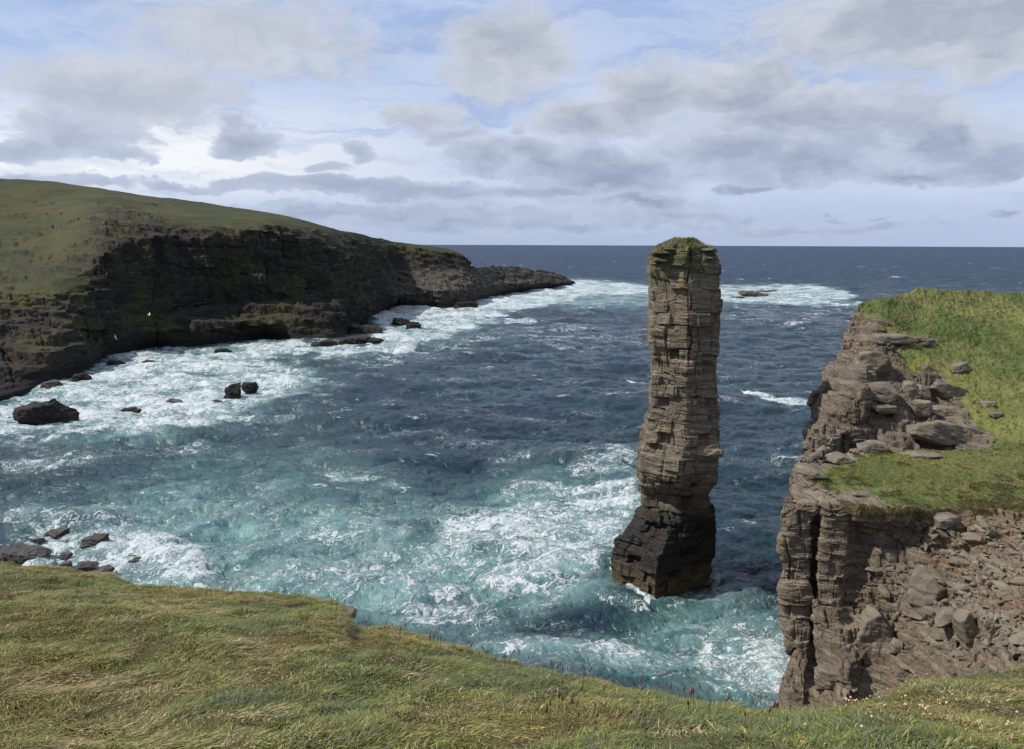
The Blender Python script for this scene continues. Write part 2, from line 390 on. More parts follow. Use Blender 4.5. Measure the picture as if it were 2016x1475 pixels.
def make_rock_mat(name, cols, sc=1.0, dip=(0, 0), turf=None, turf_sc=1.0, wet=None, lichen=False, bump=0.9, bdist=0.12, rubble=False, specks=False):
    m, t, bs, out = new_mat(name)
    pos, c, h, nb, nm, fine = rock_color(t, cols, sc, dip)
    x, y, z = t.sep(pos)[0:3]
    nz = t.sep(t.new('ShaderNodeNewGeometry').outputs['Normal'])[2]
    if specks:
        lit_mask = t.attr('pale')[2]
        lit_col = t.mix(t.ss(fine, 0.35, 0.7), (0.048, 0.043, 0.036), (0.145, 0.130, 0.106))  # lighter tone of the same rock, sunlight put into the colour
        c = t.mix(t.ss(t.m('ADD', lit_mask, t.m('MULTIPLY', t.m('SUBTRACT', nm, 0.5), 1.6)), 0.45, 0.9), c, lit_col)
        gp = t.m('MULTIPLY', t.ss(t.m('ADD', nb, t.m('MULTIPLY', nm, 0.6)), 0.78, 0.92), t.ss(nz, 0.05, 0.35))
        c = t.mix(t.m('MULTIPLY', gp, t.m('SUBTRACT', 0.75, lit_mask)), c, (0.050, 0.052, 0.014))
        wz = t.ss(t.m('ADD', z, t.m('MULTIPLY', nm, -3.0)), 2.2, 0.2)
        c = t.mix(t.m('MULTIPLY', wz, 0.8), c, (0.016, 0.014, 0.013))
    if rubble:
        e = t.attr('earth')[2]
        ec = t.mix(t.ss(t.noise(pos, 2.2, 6, 0.7)[0], 0.4, 0.65), (0.150, 0.100, 0.064), (0.235, 0.168, 0.112))
        c = t.mix(t.ss(t.m('ADD', e, t.m('MULTIPLY', t.m('SUBTRACT', nm, 0.5), 1.3)), 0.35, 0.75), c, ec)
    if lichen:
        lm = t.m('MULTIPLY', t.ss(t.m('ADD', nm, t.m('MULTIPLY', fine, 0.5)), 0.78, 0.95), t.ss(z, 20, 33))
        c = t.mix(t.m('MULTIPLY', lm, 0.75), c, (0.22, 0.17, 0.055))
        gm = t.m('MULTIPLY', t.ss(t.m('ADD', z, t.m('MULTIPLY', nm, 8)), 33.5, 38.0), 0.7)
        c = t.mix(gm, c, (0.095, 0.105, 0.045))
    rough = 0.85
    if wet is not None:
        edge = t.m('ADD', z, t.m('MULTIPLY', t.m('SUBTRACT', nb, 0.5), 5.0))
        wm = t.ss(edge, wet[1], wet[0])
        c = t.mix(wm, c, (0.022, 0.019, 0.016))
        ol = t.m('MULTIPLY', t.ss(t.m('ADD', z, t.m('MULTIPLY', nm, 1.5)), 3.6, 1.8), wm)
        c = t.mix(t.m('MULTIPLY', ol, 0.8), c, (0.085, 0.066, 0.035))
        rough = t.lin(wm, 0, 1, 0.85, 0.55)
    if specks:
        sp = t.vor(t.vm('ADD', t.vm('MULTIPLY', pos, (1, 1, 1.8)), t.vm('MULTIPLY', t.noise(pos, 0.5, 3, 0.6)[1], (3, 3, 3))), 0.75, 'F1')
        spm = t.m('MULTIPLY', t.ss(t.m('ADD', sp[0], t.m('MULTIPLY', fine, 0.5)), 0.50, 0.40), t.ss(nm, 0.50, 0.62))
        spm = t.m('MULTIPLY', spm, t.m('MULTIPLY', t.ss(z, 17, 29), t.ss(nz, 0.0, 0.35)))
        c = t.mix(t.m('MULTIPLY', spm, 0.8), c, (0.26, 0.25, 0.23))
    nrm = t.bump(h, bump, bdist)
    if turf:
        rk = t.attr('rock')[2]
        tc, th = turf_color(t, pos, turf_sc, turf)
        rm = t.m('ADD', rk, t.m('MULTIPLY', t.m('SUBTRACT', nm, 0.5), 1.7 if specks else 0.9))
        if specks: rm = t.m('ADD', rm, t.m('MULTIPLY', t.m('SUBTRACT', nb, 0.5), 1.2))
        rm = t.ss(t.m('ADD', rm, t.m('MULTIPLY', t.m('SUBTRACT', 0.75, nz), 0.35)), 0.42, 0.58)
        if specks:
            s2 = t.vor(pos, 0.22, 'F1')[0]
            c_s = t.m('MULTIPLY', t.ss(t.m('ADD', s2, t.m('MULTIPLY', fine, 0.25)), 0.19, 0.14), t.ss(nm, 0.5, 0.6))
            tc = t.mix(t.m('MULTIPLY', c_s, 0.9), tc, (0.36, 0.35, 0.30))
        c = t.mix(rm, tc, c)
        nrm2 = t.bump(th, 0.6, 0.10 / turf_sc)
        mx = t.new('ShaderNodeMix', data_type='VECTOR'); t.l.new(rm, mx.inputs[0]); t.l.new(nrm2, mx.inputs[4]); t.l.new(nrm, mx.inputs[5])
        nrm = mx.outputs[1]
    t.l.new(c, bs.inputs['Base Color']); t.put(bs.inputs['Roughness'], rough); t.l.new(nrm, bs.inputs['Normal'])
    bs.inputs['Specular IOR Level'].default_value = 0.25
    return m

M_stack = make_rock_mat('stack_rock', SAND, 1.0, (0.05, 0.0), wet=(7.0, 10.5), lichen=True)
M_cliff = make_rock_mat('cliff_rock', [(0.082, 0.066, 0.048), (0.220, 0.182, 0.134), (0.170, 0.124, 0.086), (0.190, 0.162, 0.122), (0.35, 0.30, 0.228)], 1.0, (0.03, 0.02), turf='green', rubble=True)
M_upper = make_rock_mat('upper_rock', [(0.078, 0.063, 0.047), (0.190, 0.158, 0.118), (0.150, 0.113, 0.082), (0.170, 0.147, 0.114), (0.29, 0.255, 0.195)], 0.9, (0.05, 0.0), turf='green', rubble=True)
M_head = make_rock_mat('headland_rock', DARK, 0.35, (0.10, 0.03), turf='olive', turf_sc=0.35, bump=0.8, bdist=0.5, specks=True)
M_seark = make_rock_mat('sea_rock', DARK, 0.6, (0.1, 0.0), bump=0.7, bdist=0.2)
M_searkl = make_rock_mat('pale_sea_rock', [(0.05, 0.046, 0.044), (0.10, 0.09, 0.085), (0.07, 0.055, 0.05), (0.09, 0.085, 0.08), (0.16, 0.15, 0.14)], 0.8, (0.1, 0.0), bump=0.7, bdist=0.15)
M_boulder = make_rock_mat('boulder_rock', [(0.095, 0.08, 0.06), (0.195, 0.168, 0.127), (0.155, 0.122, 0.088), (0.175, 0.155, 0.12), (0.30, 0.268, 0.208)], 1.3, (0.0, 0.0), bump=0.5, bdist=0.06)

M_nub = make_rock_mat('nub_rock', [(0.11, 0.075, 0.06), (0.20, 0.145, 0.12), (0.16, 0.105, 0.085), (0.2, 0.15, 0.13), (0.30, 0.25, 0.21)], 5.0, (0, 0), bump=0.6, bdist=0.01)

def blade_mat():
    m, t, bs, out = new_mat('grass_blades')
    c = t.attr('col')[0]
    t.l.new(c, bs.inputs['Base Color']); bs.inputs['Roughness'].default_value = 0.5
    bs.inputs['Specular IOR Level'].default_value = 0.35
    tr = t.new('ShaderNodeBsdfTranslucent'); t.l.new(c, tr.inputs[0])
    mx = t.new('ShaderNodeMixShader'); mx.inputs[0].default_value = 0.28
    t.l.new(bs.outputs[0], mx.inputs[1]); t.l.new(tr.outputs[0], mx.inputs[2]); t.l.new(mx.outputs[0], out.inputs[0])
    return m
M_blade = blade_mat()

def soil_mat():
    m, t, bs, out = new_mat('turf_soil')
    pos = t.new('ShaderNodeNewGeometry').outputs['Position']
    n = t.noise(pos, 3.0, 6, 0.7)[0]; n2 = t.noise(pos, 25, 4, 0.7)[0]
    c = t.mix(t.ss(n, 0.35, 0.65), (0.065, 0.060, 0.020), (0.125, 0.092, 0.040))
    c = t.mix(t.ss(n2, 0.5, 0.75), c, (0.03, 0.022, 0.014))
    rk = t.attr('rock')[2]
    rc = t.mix(t.ss(t.noise(pos, 6, 6, 0.7)[0], 0.35, 0.65), (0.075, 0.048, 0.038), (0.17, 0.11, 0.085))
    c = t.mix(t.ss(rk, 0.3, 0.7), c, rc)
    t.l.new(c, bs.inputs['Base Color']); bs.inputs['Roughness'].default_value = 0.95
    t.l.new(t.bump(t.m('ADD', n, t.m('MULTIPLY', n2, .5)), 0.8, 0.05), bs.inputs['Normal'])
    bs.inputs['Specular IOR Level'].default_value = 0.1
    return m
M_soil = soil_mat()

def plain_mat(name, col, rough=0.8):
    m, t, bs, out = new_mat(name)
    pos = t.new('ShaderNodeTexCoord').outputs['Object']
    n = t.noise(pos, 60, 3, 0.6)[0]
    c = t.mix(t.ss(n, 0.3, 0.7), tuple(v * 0.7 for v in col), tuple(min(v * 1.25, 1) for v in col))
    t.l.new(c, bs.inputs['Base Color']); bs.inputs['Roughness'].default_value = rough
    return m

# ------------------------------------------------------------------ sea
def fft_tile(N, L, wl_lo, wl_hi, wdir, rms, spread, seed, steep=2.0):
    r = np.random.default_rng(seed)
    k1 = np.fft.fftfreq(N, L / N) * 2 * math.pi
    kx, ky = np.meshgrid(k1, k1, indexing='ij'); k = np.hypot(kx, ky); k[0, 0] = 1
    c = (kx * math.cos(wdir) + ky * math.sin(wdir)) / k
    Sp = k ** (-steep - 1) * (np.abs(c) ** spread * (c > 0) + 0.06)
    wl = 2 * math.pi / k
    Sp *= np.exp(-(wl / wl_hi) ** 4) * np.exp(-(wl_lo / wl) ** 2); Sp[0, 0] = 0
    h = (r.normal(size=(N, N)) + 1j * r.normal(size=(N, N))) * np.sqrt(Sp)
    H = np.fft.ifft2(h).real; s = rms / H.std()
    Dx = np.fft.ifft2(-1j * kx / k * h).real * s; Dy = np.fft.ifft2(-1j * ky / k * h).real * s
    return H * s, Dx, Dy

def samp(tile, L, x, y):
    N = tile[0].shape[0]
    u = (x / L * N) % N; v = (y / L * N) % N
    i = u.astype(int) % N; j = v.astype(int) % N; fu = u - np.floor(u); fv = v - np.floor(v)
    i1 = (i + 1) % N; j1 = (j + 1) % N
    return [T[i, j] * (1 - fu) * (1 - fv) + T[i1, j] * fu * (1 - fv) + T[i, j1] * (1 - fu) * fv + T[i1, j1] * fu * fv for T in tile]

azd = np.concatenate([np.linspace(-180, -42, 60, endpoint=False), np.linspace(-42, -37, 40, endpoint=False),
                      np.linspace(-37, 37, 1700, endpoint=False), np.linspace(37, 42, 40, endpoint=False), np.linspace(42, 180, 60)])
azr = np.radians(azd); NR = 1300
s_ = np.concatenate([[34 / 2.0, 34 / 8.0], 1.25 * np.linspace(1, 0, NR) ** 1.35 + 34 / 21500.0])
R_ = 34.0 / s_
RR, AA = np.meshgrid(R_, azr, indexing='ij')
SX = RR * np.sin(AA); SY = RR * np.cos(AA)
dR = np.gradient(R_)[:, None] + 0 * AA
t1 = fft_tile(512, 230, 9, 60, math.radians(-105), 0.50, 3, 1)
t2 = fft_tile(512, 71, 1.6, 13, math.radians(-120), 0.17, 1.5, 2, steep=1.8)
t3 = fft_tile(512, 23.7, 0.35, 3.2, math.radians(-95), 0.045, 1.0, 3, steep=1.6)
SZ = np.zeros_like(SX); DX = np.zeros_like(SX); DY = np.zeros_like(SX)
crest = np.zeros_like(SX)
for (tl, L, rot, lam, cut) in ((t1, 230, 0.0, 1.0, 9), (t2, 71, 0.45, 1.15, 2.6), (t3, 23.7, -0.6, 1.1, 0.55)):
    fade = np.clip(1.6 - dR / cut * 0.55, 0.12 if L > 100 else 0.0, 1)
    c, s = math.cos(rot), math.sin(rot)
    h, a, b = samp(tl, L, SX * c + SY * s, -SX * s + SY * c)
    SZ += h * fade; ax = (a * c - b * s); ay = (a * s + b * c)
    DX += ax * lam * fade; DY += ay * lam * fade
    if L > 50: crest += h * fade / (0.55 if L > 100 else 0.3)
P = np.stack([SX + DX, SY + DY, SZ], -1).reshape(-1, 3)
PXs, PYs = proj(np.stack([SX, SY, 0 * SX], -1).reshape(-1, 3))
infr = (SY.ravel() > 20)

def poly_sd(px, py, poly, ky=1.0):
    """signed distance (inside positive) to polygon, vertical distances weighted by ky"""
    x = px; y = py * ky; pts = [(a, b * ky) for a, b in poly]
    inside = np.zeros(len(x), bool); dmin = np.full(len(x), 1e18)
    for i in range(len(pts)):
        x0, y0 = pts[i - 1]; x1, y1 = pts[i]
        ex, ey = x1 - x0, y1 - y0; L2 = ex * ex + ey * ey + 1e-9
        t = np.clip(((x - x0) * ex + (y - y0) * ey) / L2, 0, 1)
        d = (x - x0 - t * ex) ** 2 + (y - y0 - t * ey) ** 2
        dmin = np.minimum(dmin, d)
        c = ((y0 > y) != (y1 > y)); xi = x0 + (y - y0) * ex / (ey if ey != 0 else 1e-9)
        inside ^= c & (x < xi)
    d = np.sqrt(dmin); return np.where(inside, d, -d)

FOAM = [  # polygon in photo pixels (recovered position on the sea plane), feather px, foam, teal, dark, vertical weight
 ([(0,780),(165,730),(240,690),(400,680),(540,665),(640,672),(610,700),(560,715),(640,742),(590,775),(520,805),(400,852),(200,862),(60,862),(-80,880),(-80,800)],46,.80,.95,0,1.6),
 ([(0,850),(60,865),(200,872),(420,858),(600,800),(660,740),(700,735),(600,850),(400,905),(200,915),(0,930)],50,.40,.25,0,1.4),
 ([(560,665),(700,682),(745,655),(735,620),(760,600),(850,600),(990,606),(985,625),(900,662),(850,678),(760,700),(640,705),(560,690)],26,.78,.8,0,2.0),
 ([(640,700),(800,690),(950,650),(1050,640),(900,700),(760,730)],30,.40,.15,0,2.0),
 ([(880,602),(1000,572),(1110,552),(1140,549),(1290,562),(1290,578),(1150,585),(1090,602),(1010,614),(900,614)],12,.82,.8,0,2.0),
 ([(1040,600),(1150,575),(1290,572),(1290,606),(1150,606)],14,.40,.75,0,2.0),
 ([(985,628),(1040,626),(1060,636),(1000,640)],8,.75,.1,0,2.0),
 ([(1400,562),(1480,562),(1600,560),(1660,572),(1690,586),(1640,598),(1500,600),(1400,598)],12,.74,.7,0,2.0),
 ([(1560,590),(1700,592),(1710,604),(1600,606)],8,.6,.1,0,2.0),
 ([(1000,640),(1280,640),(1280,680),(1100,690),(1000,665)],30,.34,0,0,2.0),
 ([(1418,600),(1700,605),(1700,650),(1418,640)],30,.30,0,0,2.0),
 ([(770,694),(785,672),(808,664),(832,676),(818,694)],7,1.1,.2,0,1.5),
 ([(1460,768),(1490,776),(1540,786),(1600,792),(1595,799),(1520,793),(1470,778)],4,1.0,.1,0,1.0),
 ([(1230,738),(1282,746),(1282,756),(1240,746)],4,.95,.1,0,1.0),
 ([(0,1050),(60,1030),(160,1035),(230,1015),(330,1020),(420,1080),(440,1140),(300,1160),(0,1130)],60,.88,.6,0,1.2),
 ([(0,985),(250,985),(420,1000),(430,1100),(200,1060),(0,1050)],50,.42,.35,0,1.2),
 ([(330,900),(600,880),(760,930),(700,1010),(400,1000),(300,960)],110,.22,.55,0,1.0),
 ([(180,1000),(400,955),(620,985),(900,1000),(1050,955),(1270,945),(1270,1050),(1210,1110),(1200,1180),(1000,1260),(780,1240),(640,1210),(300,1180),(250,1080)],90,.44,1.0,0,1.0),
 ([(840,1020),(1040,960),(1270,945),(1270,1010),(1215,1060),(1200,1120),(1040,1150),(860,1150),(740,1110)],60,.72,.9,0,1.0),
 ([(1040,960),(1270,945),(1270,1005),(1130,1000)],24,.88,.5,0,1.0),
 ([(600,1090),(850,1080),(1000,1170),(850,1240),(640,1190)],50,.60,.9,0,1.0),
 ([(900,1270),(1180,1225),(1400,1180),(1480,1185),(1560,1230),(1560,1420),(1500,1420),(1300,1370),(1000,1310)],60,.52,1.0,0,1.0),
 ([(1400,1230),(1560,1250),(1560,1420),(1430,1400),(1340,1330)],50,.70,.9,0,1.0),
 ([(1120,1290),(1300,1270),(1330,1350),(1150,1330)],30,.62,.9,0,1.0),
  ([(1190,1095),(1200,1120),(1240,1165),(1275,1186),(1300,1180),(1280,1165),(1210,1112)],7,.95,.3,0,1.0),
 ([(1290,1185),(1350,1170),(1400,1138),(1425,1120),(1420,1140),(1370,1180),(1310,1195)],8,.62,.2,0,1.0),
 ([(1180,1150),(1280,1185),(1400,1150),(1420,1180),(1290,1215),(1170,1180)],16,.50,.3,0,1.0),
 ([(610,930),(660,935),(800,960),(780,975),(640,965)],14,.55,.2,0,1.0),
 ([(0,900),(200,880),(260,900),(0,945)],20,.42,.1,0,1.0),
 ([(980,880),(1060,890),(1050,915),(960,905)],20,.45,.2,0,1.0),
 ([(1120,900),(1260,880),(1260,950),(1130,950)],30,.46,.2,0,1.0),
 ([(1010,1195),(1180,1195),(1230,1230),(1180,1285),(1060,1270),(980,1230)],60,-.25,-1.0,0.8,1.0),
 ([(800,1030),(860,1030),(850,1070),(800,1070)],30,-.2,-.4,0.5,1.0),
]
foam = np.zeros(len(P)); teal = np.zeros(len(P)); neg = np.zeros(len(P)); negt = np.zeros(len(P))
wx = SX.ravel(); wy = SY.ravel()
wob = fbm(wx / 9.0, wy / 9.0, 0 * wx, 4, 77); wob2 = fbm(wx / 7.0 + 40, wy / 11.0, 0 * wx, 3, 78)
for poly, fe, fo, te, dk, ky in FOAM:
    xs = [p[0] for p in poly]; ys = [p[1] for p in poly]
    sel = np.where(infr & (PXs > min(xs) - 2.5 * fe) & (PXs < max(xs) + 2.5 * fe) & (PYs > min(ys) - 2.5 * fe) & (PYs < max(ys) + 2.5 * fe))[0]
    wsc = min(fe, 40) * 1.1
    sdv = poly_sd(PXs[sel] + wob[sel] * wsc, PYs[sel] + wob2[sel] * wsc * 0.6 / ky, poly, ky)
    m = smooth(-fe * 0.55, fe * 0.65, sdv); mt = smooth(-fe * 1.0, fe * 0.8, sdv)
    if fo >= 0: foam[sel] = np.maximum(foam[sel], m * fo); teal[sel] = np.maximum(teal[sel], mt * te)
    else: neg[sel] = np.maximum(neg[sel], -m * fo); negt[sel] = np.maximum(negt[sel], -mt * te)
foam = np.clip(foam - neg, 0, 1.1); teal = np.clip(teal - negt * .85, 0, 1)
cr = crest.ravel()
foam *= 0.93 + 0.10 * np.clip(cr, -1.2, 1.2)
# breaking surf rides higher than the open water
P[:, 2] += smooth(0.6, 1.0, foam) * (0.25 + 0.30 * fbm(wx / 2.2, wy / 2.2, 0 * wx, 4, 90)) * smooth(2000, 300, wy)
pk = (PXs > 740) & (PXs < 860) & (PYs > 655) & (PYs < 700) & infr
P[pk, 2] += 2.2 * np.exp(-((PXs[pk] - 803) / 26) ** 2 - ((PYs[pk] - 684) / 9) ** 2)

def sea_mat():
    m, t, bs, out = new_mat('sea_water')
    pos = t.new('ShaderNodeNewGeometry').outputs['Position']
    fm = t.attr('foam')[2]; te = t.attr('teal')[2]; cr = t.attr('crest')[2]
    P2 = t.vm('MULTIPLY', pos, (1, 1, 0))
    cd = t.vm('LENGTH', P2)
    # lace: warped ridges at two scales
    w1 = t.noise(P2, 0.16, 4, 0.6)[1]; w2 = t.noise(P2, 0.7, 2, 0.5)[1]
    Pw = t.vm('ADD', P2, t.vm('ADD', t.vm('MULTIPLY', t.vm('SUBTRACT', w1, (.5, .5, .5)), (9, 9, 0)), t.vm('MULTIPLY', t.vm('SUBTRACT', w2, (.5, .5, .5)), (2.2, 2.2, 0))))
    Pf = t.new('ShaderNodeVectorRotate'); Pf.inputs['Angle'].default_value = -0.45; t.l.new(Pw, Pf.inputs[0])
    Pf = Pf.outputs[0]
    v1 = t.noise(t.vm('MULTIPLY', Pf, (0.50, 1.15, 1)), 0.42, 4, 0.55)[0]
    r1 = t.m('SUBTRACT', 1.0, t.m('MULTIPLY', t.m('ABSOLUTE', t.m('SUBTRACT', v1, 0.5)), 9.0), clamp=True)
    v2 = t.noise(t.vm('MULTIPLY', Pf, (0.6, 1.15, 1)), 1.1, 3, 0.55)[0]
    r2 = t.m('SUBTRACT', 1.0, t.m('MULTIPLY', t.m('ABSOLUTE', t.m('SUBTRACT', v2, 0.5)), 8.0), clamp=True)
    v3 = t.noise(P2, 2.6, 6, 0.72)[0]
    base = t.noise(t.vm('MULTIPLY', Pf, (0.6, 1.2, 1)), 0.24, 5, 0.6)[0]
    v4 = t.noise(t.vm('ADD', P2, t.vm('MULTIPLY', t.vm('SUBTRACT', w2, (.5, .5, .5)), (2.6, 2.6, 0))), 2.2, 3, 0.55)[0]
    r4 = t.m('SUBTRACT', 1.0, t.m('MULTIPLY', t.m('ABSOLUTE', t.m('SUBTRACT', v4, 0.5)), 7.0), clamp=True)
    lines = t.m('MAXIMUM', r1, t.m('MAXIMUM', t.m('MULTIPLY', r2, 0.92), t.m('MULTIPLY', r4, 0.78)))
    lines = t.m('ADD', t.m('MULTIPLY', lines, 0.86), t.m('MULTIPLY', v3, 0.22))
    patch = t.lin(t.noise(Pw, 0.10, 4, 0.6)[0], 0.30, 0.70, -0.20, 0.20)
    Pr = t.new('ShaderNodeVectorRotate'); Pr.inputs['Angle'].default_value = 0.35; t.l.new(Pw, Pr.inputs[0])
    pn = t.noise(t.vm('MULTIPLY', Pr.outputs[0], (0.050, 0.15, 1)), 1.0, 6, 0.68, 0.6)[0]
    patch = t.m('ADD', patch, t.m('MULTIPLY', t.lin(pn, 0.33, 0.67, -0.42, 0.42), t.lin(cd, 90, 220, 0.25, 1.0)))
    fe = t.m('ADD', fm, t.m('MULTIPLY', t.m('SUBTRACT', patch, 0.04), t.ss(fm, 0.0, 0.3)))
    cl = t.ss(lines, t.m('SUBTRACT', 1.00, t.m('MULTIPLY', fe, 0.62)), t.m('SUBTRACT', 1.22, t.m('MULTIPLY', fe, 0.62)))
    solid = t.m('ADD', t.m('MULTIPLY', base, 0.82), t.m('ADD', t.m('MULTIPLY', v3, 0.18), t.m('MULTIPLY', r2, 0.10)))
    cs = t.ss(solid, t.m('SUBTRACT', 1.00, t.m('MULTIPLY', fe, 0.55)), t.m('SUBTRACT', 1.24, t.m('MULTIPLY', fe, 0.55)))
    cov = t.m('MAXIMUM', cl, cs)
    cov = t.m('MULTIPLY', cov, t.ss(fm, 0.05, 0.30))
    lace = t.m('ADD', base, t.m('MULTIPLY', v1, 0.4)); thr = t.m('SUBTRACT', 1.0, t.m('MULTIPLY', fe, 0.45))
    # scattered whitecaps on the open sea, on wave crests
    wc = t.noise(t.vm('MULTIPLY', P2, (0.10, 0.22, 1)), 1.0, 5, 0.65)[0]
    wcs = t.noise(t.vm('MULTIPLY', P2, (0.8, 1.6, 1)), 1.0, 4, 0.7)[0]
    wcm = t.m('MULTIPLY', t.ss(t.m('ADD', wc, t.m('MULTIPLY', cr, 0.035)), 0.665, 0.715), t.ss(wcs, 0.42, 0.58))
    far = t.noise(t.vm('MULTIPLY', P2, (0.028, 0.012, 1)), 1.0, 5, 0.72)[0]
    farm = t.m('MULTIPLY', t.ss(far, 0.645, 0.68), t.ss(cd, 450, 1000))
    wcm = t.m('MAXIMUM', t.m('MULTIPLY', wcm, 0.9), farm)
    # thin old foam threads everywhere
    thr_n = t.noise(t.vm('MULTIPLY', Pw, (0.05, 0.16, 1)), 1.0, 5, 0.6)[0]
    thread = t.m('MULTIPLY', t.m('MULTIPLY', t.ss(r2, 0.55, 1.0), t.ss(thr_n, 0.52, 0.66)), 0.45)
    cov = t.m('MAXIMUM', cov, t.m('MAXIMUM', wcm, thread))
    blotch = t.noise(P2, 0.035, 4, 0.55)[0]
    deep = t.mix(t.ss(blotch, 0.35, 0.65), (0.010, 0.022, 0.034), (0.011, 0.032, 0.042))
    deep = t.mix(t.ss(cd, 250, 1200), deep, (0.012, 0.030, 0.062))
    tl = t.mix(t.ss(base, 0.35, 0.65), (0.058, 0.142, 0.142), (0.155, 0.275, 0.260))
    tm = t.m('MULTIPLY', te, t.lin(t.noise(Pw, 0.12, 4, 0.6)[0], 0.3, 0.60, 0.45, 1.0), clamp=True)
    haze = t.m('MULTIPLY', t.ss(t.m('SUBTRACT', lace, thr), -0.30, 0.15), 0.55)
    wc_ = t.mix(tm, deep, tl)
    wc_ = t.mix(t.m('MULTIPLY', haze, t.ss(fm, 0.2, 0.6)), wc_, (0.24, 0.40, 0.40))
    fcol = t.mix(t.ss(v3, 0.3, 0.7), (0.42, 0.49, 0.51), (0.62, 0.65, 0.66))
    c = t.mix(cov, wc_, fcol)
    t.l.new(c, bs.inputs['Base Color'])
    rg = t.lin(cd, 80, 900, 0.12, 0.55)
    t.l.new(t.m('MAXIMUM', rg, t.m('MULTIPLY', cov, 0.8)), bs.inputs['Roughness'])
    bs.inputs['IOR'].default_value = 1.33
    # ripples
    rp1 = t.noise(t.vm('MULTIPLY', P2, (0.8, 1.5, 1)), 0.75, 5, 0.62, 0.3)[0]
    rp2 = t.noise(t.vm('MULTIPLY', P2, (0.7, 1.3, 1)), 3.2, 4, 0.6, 0.2)[0]
    rp3 = t.noise(t.vm('MULTIPLY', P2, (0.12, 0.10, 1)), 1.0, 5, 0.66, 0.2)[0]
    hh = t.m('ADD', t.m('MULTIPLY', rp1, t.lin(cd, 60, 500, 0.35, 0.9)), t.m('MULTIPLY', rp2, t.lin(cd, 50, 250, 0.10, 0.0)))
    hh = t.m('ADD', hh, t.m('MULTIPLY', rp3, t.lin(cd, 250, 1500, 0.0, 5.0)))
    hh = t.m('ADD', hh, t.m('MULTIPLY', t.m('MULTIPLY', cov, v3), 0.35))
    t.l.new(t.bump(hh, 0.8, 1.0), bs.inputs['Normal'])
    return m
o = mesh_obj('sea', P, grid_faces(len(R_), len(azr)), sea_mat(), attrs={'foam': foam, 'teal': teal, 'crest': np.clip(cr, -3, 3)})
tag(o, kind='structure')
del P, SX, SY, SZ, DX, DY, RR, AA, wob, wob2, PXs, PYs

# ------------------------------------------------------------------ patches from knots
def knots(cols):
    """cols: list of columns, each a list of (px, py, depth-spec, rock) ; depth-spec ('Y',v) or ('z',v)"""
    K = []
    for c in cols:
        row = []
        for k in c:
            if k[0] == 'xyz': row.append([*k[1], k[2]])
            else:
                px, py, (w, v), rk = k
                p = W(px, py, Y=v) if w == 'Y' else W(px, py, z=v)
                row.append([*p, rk])
        K.append(row)
    return np.array(K)

def seaY(py): return W(1008, py, z=0)[1]

